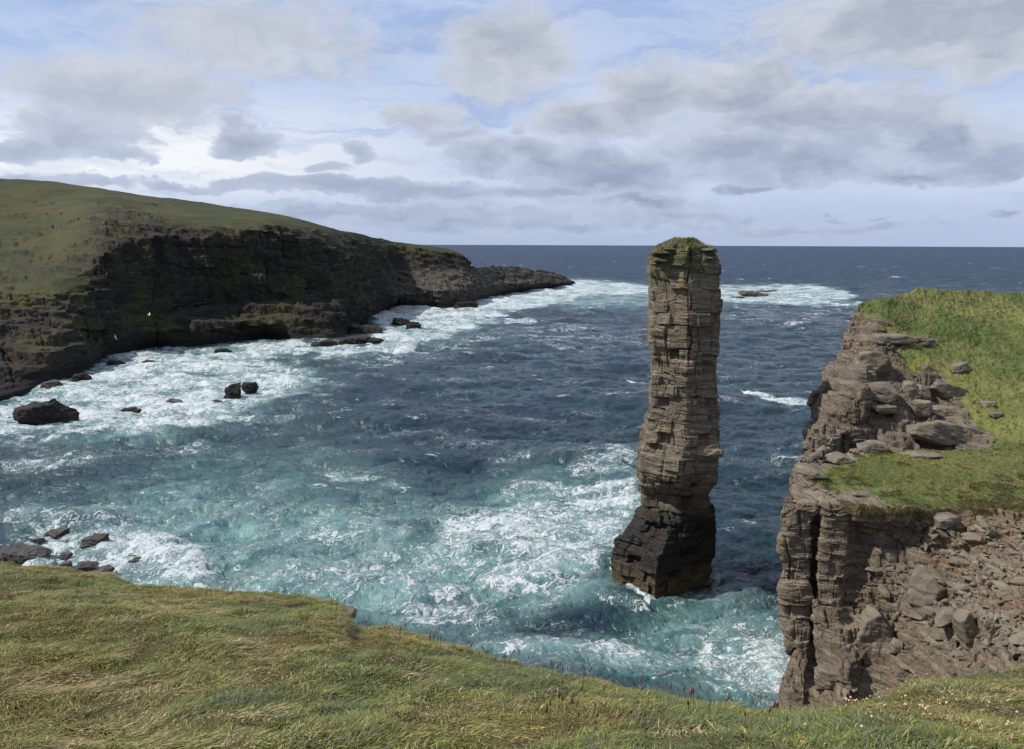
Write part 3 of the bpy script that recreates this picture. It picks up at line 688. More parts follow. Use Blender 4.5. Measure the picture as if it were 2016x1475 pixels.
# ------------------------------------------------------------------ left headland
def hcol(px, shore_py, ramp, foot, rim, mid, ridge, rk=(1, 1, 1, .9, .15, 0), back=140, sp=None):
    """ramp, foot, rim, mid, ridge: (py, Y)"""
    spx = sp or px
    sh = W(spx, shore_py, z=-0.3)
    a = [sh + np.array([0.02 * sh[0] * 0, -6, -7]), sh]
    c = [('xyz', a[0], 1), ('xyz', a[1], 1)]
    for (py, Y), r in zip((ramp, foot, rim, mid, ridge), rk[1:]):
        c.append((px, py, ('Y', Y), r))
    top = W(px, ridge[0], Y=ridge[1]); c.append(('xyz', top + np.array([px * 0.0 - 10, back * .5, -3.0]), 0))
    c.append(('xyz', top * np.array([1, 1, 0]) + np.array([-15, back, -4]), 0))
    return c
HC = [
 hcol(-420, 905, (840, 150), (700, 175), (560, 205), (430, 260), (315, 330), rk=(1, 1, 1, .35, .1, 0)),
 hcol(-160, 830, (775, 172), (660, 190), (560, 215), (440, 290), (335, 370), rk=(1, 1, .9, .3, .1, 0)),
 hcol(0, 783, (712, 188), (640, 205), (575, 225), (450, 300), (352, 390), rk=(1, 1, .85, .5, .3, 0)),
 hcol(95, 757, (690, 196), (630, 216), (560, 235), (440, 310), (355, 400), rk=(1, 1, .9, .5, .3, 0)),
 hcol(168, 728, (690, 222), (625, 231), (535, 248), (425, 300), (365, 405), rk=(1, 1, .9, .5, .4, 0)),
 hcol(215, 705, (668, 236), (612, 244), (495, 258), (430, 288), (373, 405), rk=(1, 1, 1, .75, .55, 0)),
 hcol(300, 686, (650, 255), (615, 262), (465, 278), (432, 300), (387, 410), rk=(1, 1, 1, .85, .5, 0)),
 hcol(400, 684, (645, 262), (600, 280), (462, 292), (435, 315), (398, 410), rk=(1, 1, 1, 1, .2, 0)),
 hcol(520, 668, (635, 278), (590, 292), (455, 306), (430, 325), (418, 380), rk=(1, 1, 1, .9, .3, 0)),
 hcol(600, 672, (630, 285), (580, 305), (470, 322), (446, 340), (435, 370), rk=(1, 1, 1, 1, .35, 0)),
 hcol(665, 668, (620, 300), (565, 322), (500, 345), (465, 375), (451, 390), rk=(1, 1, 1, .8, .45, 0)),
 hcol(725, 630, (590, 345), (550, 365), (510, 390), (478, 420), (465, 430), rk=(1, 1, 1, .8, .5, 0)),
 hcol(770, 607, (580, 420), (550, 438), (515, 452), (485, 468), (474, 480), rk=(1, 1, 1, .8, .5, 0)),
 hcol(830, 606, (575, 426), (545, 445), (520, 462), (490, 480), (482, 500), rk=(1, 1, 1, .9, .5, 0), back=120),
 hcol(880, 607, (570, 428), (540, 450), (528, 475), (498, 487), (489, 505), rk=(1, 1, 1, 1, .7, 0), back=110),
 hcol(912, 606, (572, 432), (545, 455), (535, 480), (510, 490), (502, 505), rk=(1, 1, 1, 1, 1, .2), back=90),
 hcol(927, 600, (570, 442), (550, 462), (540, 488), (533, 500), (526, 512), rk=(1, 1, 1, 1, 1, 1), back=80),
 hcol(985, 582, (560, 520), (548, 545), (537, 560), (530, 575), (525, 590), rk=(1, 1, 1, 1, 1, 1), back=60),
 hcol(1045, 573, (558, 570), (548, 590), (540, 600), (534, 612), (530, 625), rk=(1, 1, 1, 1, 1, 1), back=50),
 hcol(1100, 566, (556, 620), (550, 630), (546, 640), (542, 652), (540, 660), rk=(1, 1, 1, 1, 1, 1), back=40),
 hcol(1128, 560, (558, 668), (556, 672), (554.5, 676), (554, 680), (553.5, 690), rk=(1, 1, 1, 1, 1, 1), back=25),
]
end = W(1146, 558.5, z=-1.5)
HC.append([('xyz', end + np.array([0.2 * i, 1.5 * i, -1.0 - 0.1 * abs(4 - i)]), 1) for i in range(9)])
K = knots(HC)
si = [30, 45, 40, 45, 30, 30, 50, 55, 65, 45, 45, 40, 35, 35, 30, 24, 20, 36, 34, 30, 20]
sj = [4, 50, 60, 130, 60, 80, 20, 6]
G = resample(K, si, sj); G = blur(G, 5, 1); G = blur(G, 4, 0)
rock = G[..., 3]; G = G[..., :3]
rock = np.clip(rock + 0.42 * fbm(G[..., 0] / 26, G[..., 1] / 26, G[..., 2] / 9, 4, 15) * smooth(0.02, 0.2, rock) * smooth(1.0, 0.8, rock), 0, 1)
N = grid_normals(G[:, :400], (0, 0, 34)); N = np.concatenate([N, np.repeat(N[:, -1:], G.shape[1] - 400, 1)], 1) if G.shape[1] > 400 else N
x, y, z = G[..., 0], G[..., 1], G[..., 2]
u = (x * 0.9 + y * 0.7)
d = rock_disp(G, u, None, dip=(0.12, 0.04), amp=0.62, scale=3.4, seed=4) + rock_disp(G, u, None, dip=(0.14, 0.02), amp=0.8, scale=1.1, seed=6) + 0.7 * fbm(x / 2.2, y / 2.2, z / 1.6, 4, 19)
gul = 1 - np.abs(fbm(u / 16, u / 40 + z / 90, z / 60, 3, 21)) * 2.6          # vertical gullies and ribs
d2 = gul * 2.6 + 3.2 * fbm(u / 34, z / 50, y / 60, 2, 8) + 1.1 * fbm(u / 4.2, z / 18, x / 9, 3, 9)
steep = smooth(0.9, 0.45, N[..., 2])
gr = 0.5 * fbm(x / 6, y / 6, z / 6, 4, 12) + 0.9 * fbm(x / 22, y / 22, 0 * z, 3, 13)
rkm = smooth(0.2, 0.75, rock + 0.55 * fbm(x / 14, y / 14, z / 9, 4, 14))
fadeTip = smooth(1.0, 8.0, z + 2) * 0.8 + 0.2
farf = np.clip(1.25 - (y - 260) / 500, 0.35, 1)
Nh = N * np.array([1, 1, 0.35])
G = G + Nh * ((d + 1.35 * d2 * (0.25 + 0.75 * steep)) * rkm * fadeTip * farf)[..., None]
G[..., 2] += gr * (1 - rkm) * 0.8
# stepped ledges on the low rock ramps
led = np.floor(z / 1.3 + 0.8 * fbm(x / 9, y / 9, 0 * z, 3, 44)) * 1.3
G[..., 2] += (led - z + 0.3) * smooth(22, 8, z) * rkm * 0.35 * fadeTip
tw = smooth(0.15, 0.35, N[..., 2]) * rkm * fadeTip
for hs in (3.2, 1.0):
    qz = G[..., 2] + 0.13 * x + 0.5 * fbm(x / 5, y / 5, 0 * x, 3, 47); off = hash3(np.floor(u / (hs * 2.5) + fbm(x / 8, y / 8, z / 8, 2, 49)), 0 * u, 0 * u, 48) * hs
    f_ = (qz + off) / hs; fr_ = f_ - np.floor(f_); G[..., 2] += ((np.floor(f_) + np.clip((fr_ - .5) * 5 + .5, 0, 1)) * hs - off - qz) * tw * .7
hpx, hpy = proj(G.reshape(-1, 3))
pale = smooth(720, 800, hpx) * smooth(500, 540, hpy) * 0.75 + 0.3 * smooth(200, 40, hpx) * smooth(670, 720, hpy) + 0.4 * smooth(640, 700, hpx) * smooth(330, 420, G[..., 1].ravel()) * smooth(540, 480, hpy)  # sunlit look painted in as paler rock, mostly low point and left platform
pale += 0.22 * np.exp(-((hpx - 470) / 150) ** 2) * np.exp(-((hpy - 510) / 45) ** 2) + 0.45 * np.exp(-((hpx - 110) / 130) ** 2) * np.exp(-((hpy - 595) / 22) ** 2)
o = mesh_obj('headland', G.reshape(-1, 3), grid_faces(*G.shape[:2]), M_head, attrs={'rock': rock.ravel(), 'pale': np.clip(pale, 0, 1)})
tag(o, kind='structure')

def ico(level):
    import bmesh
    bm = bmesh.new(); bmesh.ops.create_icosphere(bm, subdivisions=level, radius=1.0)
    v = np.array([p.co[:] for p in bm.verts]); f = np.array([[q.index for q in fc.verts] for fc in bm.faces]); bm.free()
    return v, f
ICO = {k: ico(k) for k in (2, 3, 4, 5, 6)}
def rock_mesh(size, seed, level=5, cuts=14, rough=0.06, strata=0.5, flat=0.0, yaw=0.0, tilt=(0, 0)):
    r = np.random.default_rng(seed); v, f = ICO[level]
    n = r.normal(size=(cuts, 3)); n /= np.linalg.norm(n, axis=1, keepdims=True)
    n = np.vstack([n, [[0, 0, 1], [1, .1, 0], [-1, .1, .1], [0, 1, 0], [0, -1, .1]]]); n /= np.linalg.norm(n, axis=1, keepdims=True)
    dd = r.uniform(0.62, 0.95, len(n))
    den = v @ n.T; rr = np.where(den > 0.05, dd / np.maximum(den, 0.05), 9).min(1)
    p = v * np.minimum(rr, 1.15)[:, None]
    p = p * np.array(size)
    m = float(np.mean(size))
    q = (p[:, 2] + 0.25 * p[:, 0]) / m + 0.25 * fbm(p[:, 0] / m, p[:, 1] / m, p[:, 2] / m, 2, seed)
    lay = strata * (0.16 * (hash3(np.floor(q * 3.5), np.floor(p[:, 0] / m * 1.7 + 5 * hash3(np.floor(q * 3.5), 0 * q, 0 * q, 2)), 0 * q, seed) - .5) + 0.10 * (hash3(np.floor(q * 9), np.floor(p[:, 0] / m * 3), 0 * q, seed + 1) - .5))
    dsp = m * (rough * 1.7 * fbm(p[:, 0] / m * 1.6, p[:, 1] / m * 1.6, p[:, 2] / m * 2.4, 6, seed, 0.6) + lay)
    h = v * np.array([1, 1, .5]); p = p + h * dsp[:, None]
    c, s = math.cos(yaw), math.sin(yaw)
    Rz = np.array([[c, -s, 0], [s, c, 0], [0, 0, 1]])
    cx_, sx_ = math.cos(tilt[0]), math.sin(tilt[0]); cy_, sy_ = math.cos(tilt[1]), math.sin(tilt[1])
    Rx = np.array([[1, 0, 0], [0, cx_, -sx_], [0, sx_, cx_]]); Ry = np.array([[cy_, 0, sy_], [0, 1, 0], [-sy_, 0, cy_]])
    return p @ (Rz @ Rx @ Ry).T, f
# ------------------------------------------------------------------ sea stack
SIL = [(470,1330,1364),(473,1322,1370),(478,1311,1378),(484,1300,1388),(488,1294,1402),(491,1288,1409),(502,1284,1409),(518,1276,1411),(545,1275,1410),(560,1276,1413),(575,1278,1416),(600,1279,1416),(640,1277,1416),
 (662,1276,1415),(690,1280,1414),(704,1283,1408),(750,1281,1406),(800,1276,1412),(824,1270,1411),(856,1267,1410),(880,1257,1412),(920,1254,1410),(945,1256,1405),
 (975,1263,1400),(988,1264,1396),(994,1264,1402),(1008,1262,1410),(1018,1254,1412),(1036,1235,1413),(1056,1224,1413),(1064,1212,1413),(1086,1208,1412),(1110,1202,1410),
 (1130,1203,1404),(1160,1205,1402),(1200,1206,1402),(1240,1206,1402)]
YC = 77.2
pa = np.array([[W(l, py, Y=YC), W(r, py, Y=YC)] for py, l, r in SIL])
zk = (pa[:, 0, 2] + pa[:, 1, 2]) / 2; xl = pa[:, 0, 0]; xr = pa[:, 1, 0]
nrow, nth = 760, 560
zz = np.linspace(-2.0, zk[0], nrow)

def poly_r(pts, th):
    """radius of a convex polygon (unit-ish) in direction th"""
    pts = np.array(pts); r = np.full(len(th), 1e9); dx_, dy_ = np.cos(th), np.sin(th)
    for i in range(len(pts)):
        a, b = pts[i - 1], pts[i]; n = np.array([b[1] - a[1], a[0] - b[0]]); dd = n @ a
        if dd < 0: n, dd = -n, -dd
        den = dx_ * n[0] + dy_ * n[1]; r = np.where(den > 1e-6, np.minimum(r, dd / np.maximum(den, 1e-6)), r)
    return r
th = np.linspace(-math.pi, math.pi, nth, endpoint=False)
up_poly = [(-1, 0.1), (-0.97, -0.45), (-0.12, -1.0), (0.78, -0.80), (1, -0.1), (0.8, 0.6), (0.2, 1), (-0.6, 0.9)]
lo_poly = [(-1, -0.1), (-0.30, -1.0), (0.9, -0.25), (1, 0.25), (0.35, 1), (-0.6, 0.9)]
rU = poly_r(up_poly, th); rL = poly_r(lo_poly, th)
zb_ = zz[:, None] + 0 * th[None]
jz = 0.9 * (hash3(np.floor(zb_ / 2.2), np.floor((th[None] + .3 * fbm(zb_ / 3, 0 * zb_, 0 * zb_, 2, 88)) * 1.9), 0 * zb_, 87) - .5) + 0.25 * fbm(np.cos(th)[None] * 2 + 0 * zb_, np.sin(th)[None] * 2 + 0 * zb_, zb_ / 2, 3, 89)
zj = zb_ + jz
bi = np.clip(np.searchsorted(BED_M.edges, zj), 1, len(BED_M.edges) - 1)
zq_ = 0.5 * (BED_M.edges[bi - 1] + BED_M.edges[bi])
zlook = zj * 0.5 + zq_ * 0.5
zlook = zb_ + (zlook - zb_) * smooth(zk[0] - 0.1, zk[0] - 1.6, zb_)
XL = np.interp(zlook, zk[::-1], xl[::-1]); XR = np.interp(zlook, zk[::-1], xr[::-1])
wlo = smooth(9.0, 5.5, zlook)
Rr = rU[None] * (1 - wlo) + rL[None] * wlo
ux = Rr * np.cos(th)[None]; uy = Rr * np.sin(th)[None]
hw = (XR - XL) / 2; cx = (XR + XL) / 2
dep = np.interp(zlook, [-2, 4, 8, 9.3, 10.6, 11.2, 14, 17, 24, 33.6, 34.3, 35.5], [4.9, 4.5, 3.3, 2.4, 2.6, 3.7, 3.6, 3.1, 3.2, 3.0, 2.2, 1.1])
cyv = YC + np.interp(zlook, [-2, 6, 9, 14, 35], [0.4, 0.2, 0.4, -0.3, 0.2])
X = cx + ux * hw; Y = cyv + uy * dep; Z = zz[:, None] + 0 * X
nx = np.cos(th)[None] / np.maximum(hw, .3); ny = np.sin(th)[None] / dep; nn = np.hypot(nx, ny); nx /= nn; ny /= nn
G = np.stack([X, Y, Z], -1)
uu = (th[None] * 3.4 + 0 * X)
d = rock_disp(G, uu, None, dip=(0.07, -0.03), lateral=0.75, amp=0.58, scale=0.95, seed=50) + 0.05
# blocky corners: low-frequency joints break the outline
big = hash3(np.floor((Z + 0.09 * X + 0.5 * fbm(X / 2, Y / 2, Z / 2, 2, 3)) / 2.3), np.floor(uu / 2.4 + 3 * hash3(np.floor(Z / 2.3), 0 * Z, 0 * Z, 5)), 0 * Z, 61) - 0.5
d += big * 0.5
# long vertical fractures that split the column, open here and closed there
for f0, wob_, z0, z1, dp in ((-1.62, .25, 12, 34.5, .55), (-2.25, .18, 15, 31, .35), (-0.95, .2, 9, 33, .5), (-2.75, .12, 20, 33, .3), (-0.35, .15, 12, 32, .5), (-1.25, .1, 20, 28, .3)):
    cen = f0 + wob_ * fbm(Z / 3.5, 0 * Z + f0 * 9, 0 * Z, 3, 55)
    d -= dp * np.exp(-((th[None] - cen) / .022) ** 2) * smooth(z0, z0 + 1.5, Z) * smooth(z1, z1 - 1.5, Z) * smooth(-.35, .25, fbm(Z / 1.8, 0 * Z + f0, 0 * Z, 3, 56))
# missing blocks
hb = hash3(np.floor((Z + 0.3 * fbm(X / 2, Y / 2, Z / 2, 2, 3)) / 1.15), np.floor(uu / 1.25 + 3 * hash3(np.floor(Z / 1.15), 0 * Z, 0 * Z, 7)), 0 * Z, 62)
d -= np.where(hb > .86, .45, 0) - np.where(hb < .10, .28, 0)
inner = 1 - 0.75 * np.abs(np.cos(th))[None] ** 6      # keep the silhouette near the photograph's
# the big block that overhangs left of centre, and the dark notch beneath
topf = smooth(zk[0], zk[0] - 1.3, zz)[:, None]
G[..., 0] += nx * d * (inner + 0.25 * (1 - inner)) * topf
G[..., 1] += ny * d * topf
fr = smooth(0.3, 0.9, -np.sin(th))[None]
notch = np.exp(-((Z - 9.3 + 0.10 * (X - 14)) / 0.9) ** 2) * fr
G[..., 1] += notch * 1.1
overh = np.exp(-((Z - 12.0) / 1.6) ** 2) * smooth(0.4, -0.3, np.cos(th))[None] * fr
G[..., 1] -= overh * 0.7
stack = empty('sea_stack', (16.5, YC, 0))
inv = np.array([16.5, YC, 0])
V = G.reshape(-1, 3) - inv; Vc = np.vstack([V, [[cx[-1].mean() - 16.5, 0, zz[-1] + 0.05]]])
tr = np.array([[(nrow - 1) * nth + i, (nrow - 1) * nth + (i + 1) % nth, len(V)] for i in range(nth)])
mesh_obj('rock', Vc, grid_faces(nrow, nth, True), M_stack, stack, tris=tr, smooth_shade=True)
tag(stack, 'tall slender sandstone sea stack with grassy cap rising from foaming water', 'sea stack')
G_stack = G

# ------------------------------------------------------------------ blades
def blades(name, P0, N0, length, width, cols, lean, mat=M_blade, seg=2, parent=None, seed=0, origin=None):
    """P0 roots, length (n), lean (n,3) horizontal bend vectors; one mesh"""
    r = np.random.default_rng(seed); n = len(P0)
    a = r.uniform(0, 2 * math.pi, n); side = np.stack([np.cos(a), np.sin(a), 0 * a], 1) * (width / 2)[:, None]
    up_ = np.stack([0 * a, 0 * a, 1 + 0 * a], 1) * 0.75 + N0 * 0.25
    vs = []
    for k in range(seg + 1):
        f = k / seg
        c = P0 + up_ * (length * f * (1 - 0.25 * f))[:, None] + lean * (length * f * f)[:, None]
        if k < seg: vs += [c - side * (1 - 0.45 * f), c + side * (1 - 0.45 * f)]
        else: vs.append(c)
    nvb = 2 * seg + 1
    V = np.stack(vs, 1).reshape(-1, 3)
    b = np.arange(n)[:, None] * nvb
    q = np.concatenate([b + np.array([[2 * k, 2 * k + 1, 2 * k + 3, 2 * k + 2]]) for k in range(seg - 1)], 0) if seg > 1 else np.zeros((0, 4), int)
    tt = b + np.array([[2 * seg - 2, 2 * seg - 1, 2 * seg]])
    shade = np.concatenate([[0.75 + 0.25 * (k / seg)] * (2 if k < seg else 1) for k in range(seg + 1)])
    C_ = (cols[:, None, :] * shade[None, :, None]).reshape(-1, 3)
    if origin is not None: V = V - origin
    return mesh_obj(name, V, q, mat, parent, colors={'col': C_}, smooth_shade=True, tris=tt)

PAL = np.array([(0.125, 0.155, 0.040), (0.235, 0.255, 0.060), (0.27, 0.185, 0.065), (0.60, 0.47, 0.27), (0.17, 0.20, 0.12), (0.085, 0.090, 0.028), (0.42, 0.37, 0.10)])
def grass_cols(P0, r, weights_fn):
    n = len(P0); w = weights_fn(P0); w = w / w.sum(1, keepdims=True)
    c = np.cumsum(w, 1); k = (r.uniform(size=n)[:, None] > c).sum(1).clip(0, len(PAL) - 1)
    col = PAL[k] * r.uniform(0.55, 1.35, n)[:, None] * (1 + r.normal(0, .06, (n, 3)))
    return np.clip(col, 0.005, 1)

for k, (px, py, sx, sy, sz, t_) in enumerate([(1394,491,.95,1.0,.16,-.12),(1400,497,.6,.9,.12,-.1),(1385,499,1.2,1.0,.15,.05),(1300,497,.9,.9,.16,.1),(1318,490,.7,.8,.14,.0),(1360,506,1.3,.8,.14,-.15),(1300,512,.8,.9,.18,.1),(1372,515,1.3,.8,.16,-.1),(1330,503,1.2,.8,.15,.12),(1398,508,.7,1.,.2,-.1)]):
    p_, f_ = rock_mesh((sx, sy, sz), 900 + k, level=4, cuts=6, tilt=(0, t_))
    o_ = mesh_obj('slab', p_, None, M_stack, stack, tris=f_); o_.location = Vector(W(px, py, Y=YC - 2.1 + .25 * (k % 3)) - inv)
# grass cap of the stack
r = np.random.default_rng(5)
nC = 9000
a = r.uniform(0, 2 * math.pi, nC); rad = np.sqrt(r.uniform(0, 1, nC))
ri = r.integers(int(nrow * .925), nrow, nC); ti = r.integers(0, nth, nC)
Pc = G_stack[ri, ti] ; keep = (Pc[:, 0] < 18.9) & ((Pc[:, 2] > 33.6) | (r.uniform(size=nC) < 0.22)); Pc = Pc[keep]
def wcap(P):
    n = fbm(P[:, 0] / .6, P[:, 1] / .6, P[:, 2] / .6, 2, 3)
    return np.stack([1 + n, 1 - n, .9 + 0 * n, .3 + 0 * n, .5 + 0 * n, .9 - n * .5, .4 + 0 * n], 1).clip(0.02, 9)
n = len(Pc)
blades('grass_cap', Pc, np.tile([0, 0, 1.], (n, 1)), r.uniform(.14, .34, n), np.full(n, .035), grass_cols(Pc, r, wcap) * 0.9,
       np.stack([r.uniform(-.3, .8, n), r.uniform(-.6, .3, n), r.uniform(-.3, .1, n)], 1), parent=stack, seed=1, origin=inv)

# ------------------------------------------------------------------ right: near cliff with grass terrace
def rocky_patch(K, si, sj, mat, name, sc=1.0, amp=1.0, dip=(0.05, 0.02), nb=3, seed=0, earth=None, turf_amp=0.16, extra=None, up_frac=0.25, ucoef=(1.0, 0.35), j_calm=20, rock_less=0.0):
    G = resample(K, si, sj); G = blur(G, nb, 1); G = blur(G, nb, 0)
    rock = np.clip(G[..., 3] - rock_less * smooth(18, 24, G[..., 2]) * smooth(1.0, .9, G[..., 3]), 0, 1); G = G[..., :3]
    N = grid_normals(G, (0, 0, 60))
    x, y, z = G[..., 0], G[..., 1], G[..., 2]
    rkm = smooth(0.25, 0.7, rock + 0.25 * fbm(x / 2.2, y / 2.2, z / 2.2, 3, seed + 14))
    u = x * ucoef[0] + y * ucoef[1]
    d = rock_disp(G, u, None, dip=dip, amp=amp, scale=sc, seed=seed)
    if extra is not None: d = d + extra(x, y, z, u)
    d = d - np.nanmean(d[rkm > .5])
    d[:, :j_calm] *= np.linspace(0, 1, j_calm)[None] ** 2 * 0.5 + 0.05
    Nh = N * np.array([1, 1, up_frac]); Nh /= np.maximum(np.linalg.norm(Nh, axis=-1, keepdims=True), 1e-6)
    G = G + Nh * (d * rkm)[..., None]
    # slopes of rock break into treads and risers along the beds
    nz_ = np.abs(N[..., 2]); tw = smooth(0.12, 0.3, nz_) * smooth(.97, .85, nz_) * smooth(.4, .7, rkm)
    qz = G[..., 2] + 0.10 * x + 0.25 * fbm(x / 1.7, y / 1.7, 0 * x, 3, seed + 60)
    for hstep, wgt in ((1.5, .55), (.45, .75)):
        off = hash3(np.floor(u / (hstep * 1.8) + .8 * fbm(x / 2, y / 2, z / 2, 2, seed + 61)), np.floor(y / (hstep * 2.2)), 0 * x, seed + 62) * hstep
        f_ = (qz + off) / hstep; fr_ = f_ - np.floor(f_)
        st = np.floor(f_) + np.clip((fr_ - .5) * 6 + .5, 0, 1)
        dz_ = (st * hstep - off - qz) * wgt; G[..., 2] += dz_ * tw; qz = qz + dz_
    tb = turf_amp * (1.2 * fbm(x / 3.0, y / 3.0, z / 3.0, 2, seed + 5) + fbm(x / 1.3, y / 1.3, z / 1.3, 4, seed + 3) + 0.7 * fbm(x / 0.35, y / 0.35, z / .35, 2, seed + 4))
    G[..., 2] += tb * (1 - rkm)
    at = {'rock': rock.ravel()}
    at['earth'] = (earth(x, y, z) if earth is not None else 0 * x).ravel()
    o = mesh_obj(name, G.reshape(-1, 3), grid_faces(*G.shape[:2]), mat, attrs=at)
    return o, G, rock, N

ZT = 17.0
def ncol(px_r, py_r, px_e, py_e, prof, rkt=(0.0, 0.0), rke=1.0, zr=17.6, ze=16.6, wall=True):
    """rear edge, front edge, then face profile [(px,py,Y)]"""
    rear = W(px_r, py_r, z=zr); front = W(px_e, py_e, z=ze)
    c = [('xyz', rear * np.array([1, 1, 0]) + np.array([0.8 + 4 * rear[0] / rear[1], 4.0, -1.0]), 1), ('xyz', rear + np.array([rear[0] / rear[1] + .15, 1.0, -2.2]), 1),
         ('xyz', rear, rkt[0]), ('xyz', rear * .5 + front * .5 + np.array([0, 0, 0.25]), rkt[1]), ('xyz', front, rke)]
    for (px, py, Y) in prof[:-1]: c.append((px, py, ('Y', Y), 1))
    last = W(*prof[-1][:2], Y=prof[-1][2]); c.append(('xyz', last, 1)); c.append(('xyz', np.array([last[0], last[1] - 1.5, -3.0]), 1))
    return c
fY = W(1560, 985, z=16.6)[1]; print('front edge Y', fY)
NC = []
def side_of(col, shifts):
    K0 = knots([col])[0]; out = []
    for dyy, dx_ in shifts:
        c = []
        for q in K0:
            k = q[0] / max(q[1], 1); c.append(('xyz', np.array([q[0] + k * dyy + dx_, q[1] + dyy, q[2] - 0.04 * dyy]), q[3]))
        out.append(c)
    return out
NC += [
 ncol(1573, 921, 1550, 980, [(1537,1015,fY-.3),(1531,1100,fY-.9),(1546,1200,fY-1.2),(1549,1300,fY-2),(1524,1400,fY-4.5)], (1, 1), 1),
 ncol(1585, 914, 1568, 988, [(1553,1030,fY-.9),(1548,1110,fY-1.3),(1562,1200,fY-1.6),(1566,1300,fY-2.8),(1545,1400,fY-5.5)], (1, .9), 1),
 ncol(1612, 903, 1604, 990, [(1596,1030,fY-.9),(1592,1110,fY-1.2),(1590,1190,fY-1.4),(1590,1300,fY-3),(1580,1400,fY-6)], (1, .45), .9),
 ncol(1618, 903, 1612, 990, [(1606,1030,fY+.1),(1602,1110,fY-.2),(1598,1190,fY-.4),(1600,1300,fY-2.5),(1592,1400,fY-5.6)], (1, .4), .9),
 ncol(1640, 900, 1626, 992, [(1620,1030,fY-1.1),(1612,1110,fY-1.5),(1608,1190,fY-2.1),(1612,1300,fY-3.5),(1605,1400,fY-6.6)], (1, .2), .9),
 ncol(1660, 893, 1668, 996, [(1668,1040,fY-1.2),(1660,1120,fY-1.7),(1652,1200,fY-2.6),(1645,1300,fY-4.5),(1640,1400,fY-7.5)], (1, .1), .85),
 ncol(1690, 880, 1688, 1003, [(1682,1050,fY-.2),(1672,1130,fY-.7),(1668,1210,fY-2.4),(1665,1300,fY-5.0),(1660,1400,fY-8.2)], (.9, .0), .8),
 ncol(1730, 880, 1735, 1006, [(1735,1050,fY-.8),(1722,1130,fY-1.5),(1715,1210,fY-2.7),(1710,1300,fY-4.4),(1705,1400,fY-6.6)], (.6, .0), .8),
 ncol(1780, 885, 1770, 1010, [(1772,1060,fY-.8),(1765,1140,fY-2.1),(1765,1220,fY-3.4),(1765,1300,fY-5.),(1760,1400,fY-7.4)], (.1, .0), .7),
 ncol(1840, 884, 1825, 1006, [(1825,1070,fY-1.8),(1822,1150,fY-3.4),(1822,1230,fY-5.0),(1822,1300,fY-6.6),(1820,1400,fY-9)], (.0, .0), .6),
 ncol(1900, 884, 1890, 1000, [(1890,1080,fY-3.0),(1890,1160,fY-5.4),(1890,1240,fY-7.4),(1890,1310,fY-9.),(1890,1400,fY-11.5)], (.0, .0), .5),
 ncol(1960, 882, 1955, 996, [(1955,1080,fY-3.8),(1955,1160,fY-7.0),(1955,1240,fY-9.6),(1955,1310,fY-11.5),(1955,1400,fY-14)], (.0, .0), .5),
 ncol(2030, 872, 2030, 994, [(2030,1080,fY-4.4),(2030,1160,fY-8.0),(2030,1240,fY-11.2),(2030,1310,fY-13.5),(2030,1400,fY-16.5)], (.0, .0), .5),
 ncol(2150, 868, 2150, 990, [(2150,1080,fY-5.),(2150,1160,fY-9.),(2150,1240,fY-13.),(2150,1310,fY-17.),(2150,1400,fY-21)], (.0, .0), .5),
 ncol(2500, 868, 2500, 985, [(2500,1080,fY-6.),(2500,1160,fY-10.),(2500,1240,fY-14.),(2500,1310,fY-18.),(2500,1400,fY-22)], (.0, .0), .5),
]
NC = side_of(NC[0], [(18, 4.5), (9, 2.4), (3.5, 1.1), (1.0, .3)]) + NC
K = knots(NC)
def earthy(x, y, z):
    px, py = proj(np.stack([x, y, z], -1).reshape(-1, 3)); px = px.reshape(x.shape); py = py.reshape(x.shape)
    return smooth(1730, 1920, px + 0.25 * (1000 - py) + 40) * smooth(1280, 1120, py + (1900 - px) * 0.4) * 1.0
def crag(x, y, z, u):
    w = smooth(31, 38, x)
    # tilted slabs on the collapsed face
    q = (z * 0.75 + x * 0.45 - y * 0.2) / 0.9 + 0.6 * fbm(x / 2, y / 2, z / 2, 2, 5)
    ib = np.floor(q); iu = np.floor((x * .6 - z * .8) / 1.7 + 9 * hash3(ib, 0 * ib, 0 * ib, 3))
    sl = (hash3(ib, iu, 0 * ib, 9) - .5) * 1.1 + (q - ib - .5) * 0.35
    q2 = (z * 0.5 + x * 0.8 - y * 0.1) / 2.6 + 0.5 * fbm(x / 4, y / 4, z / 4, 2, 6); i2 = np.floor(q2)
    j2 = np.floor((x * .5 - z * .85) / 3.4 + 9 * hash3(i2, 0 * i2, 0 * i2, 4)); s2 = (hash3(i2, j2, 0 * i2, 10) - .5) * 1.9 + (q2 - i2 - .5) * .8
    f2 = q2 - i2; fj = (x * .5 - z * .85) / 3.4 + 9 * hash3(i2, 0 * i2, 0 * i2, 4); fj = fj - np.floor(fj)
    g2 = np.exp(-(np.minimum(f2, 1 - f2) / .035) ** 2) + .8 * np.exp(-(np.minimum(fj, 1 - fj) / .03) ** 2)
    f1 = q - ib; g1 = .35 * np.exp(-(np.minimum(f1, 1 - f1) / .06) ** 2)
    but = 1.3 * (np.abs(fbm(x / 2.6 + .25 * z, y / 9, z / 14, 2, 91)) * 2 - .5) * smooth(33, 36, x) * smooth(1.15, .8, smooth(44, 52, x))
    s2 = s2 * 1.25 - g2 * .55 - g1 + but
    return w * (sl * .8 + s2) + 0.5 * fbm(x / 3.0, y / 3.0, z / 3.0, 3, 66)
si = [20, 24, 24, 20, 34, 50, 20, 40, 60, 36, 60, 60, 70, 70, 60, 60, 30, 16]
sj = [6, 14, 60, 60, 70, 110, 110, 110, 90, 14]
o, G_near, rk_near, N_near = rocky_patch(K, si, sj, M_cliff, 'near_cliff', sc=0.85, amp=0.85, seed=100, earth=earthy, extra=crag, nb=2)
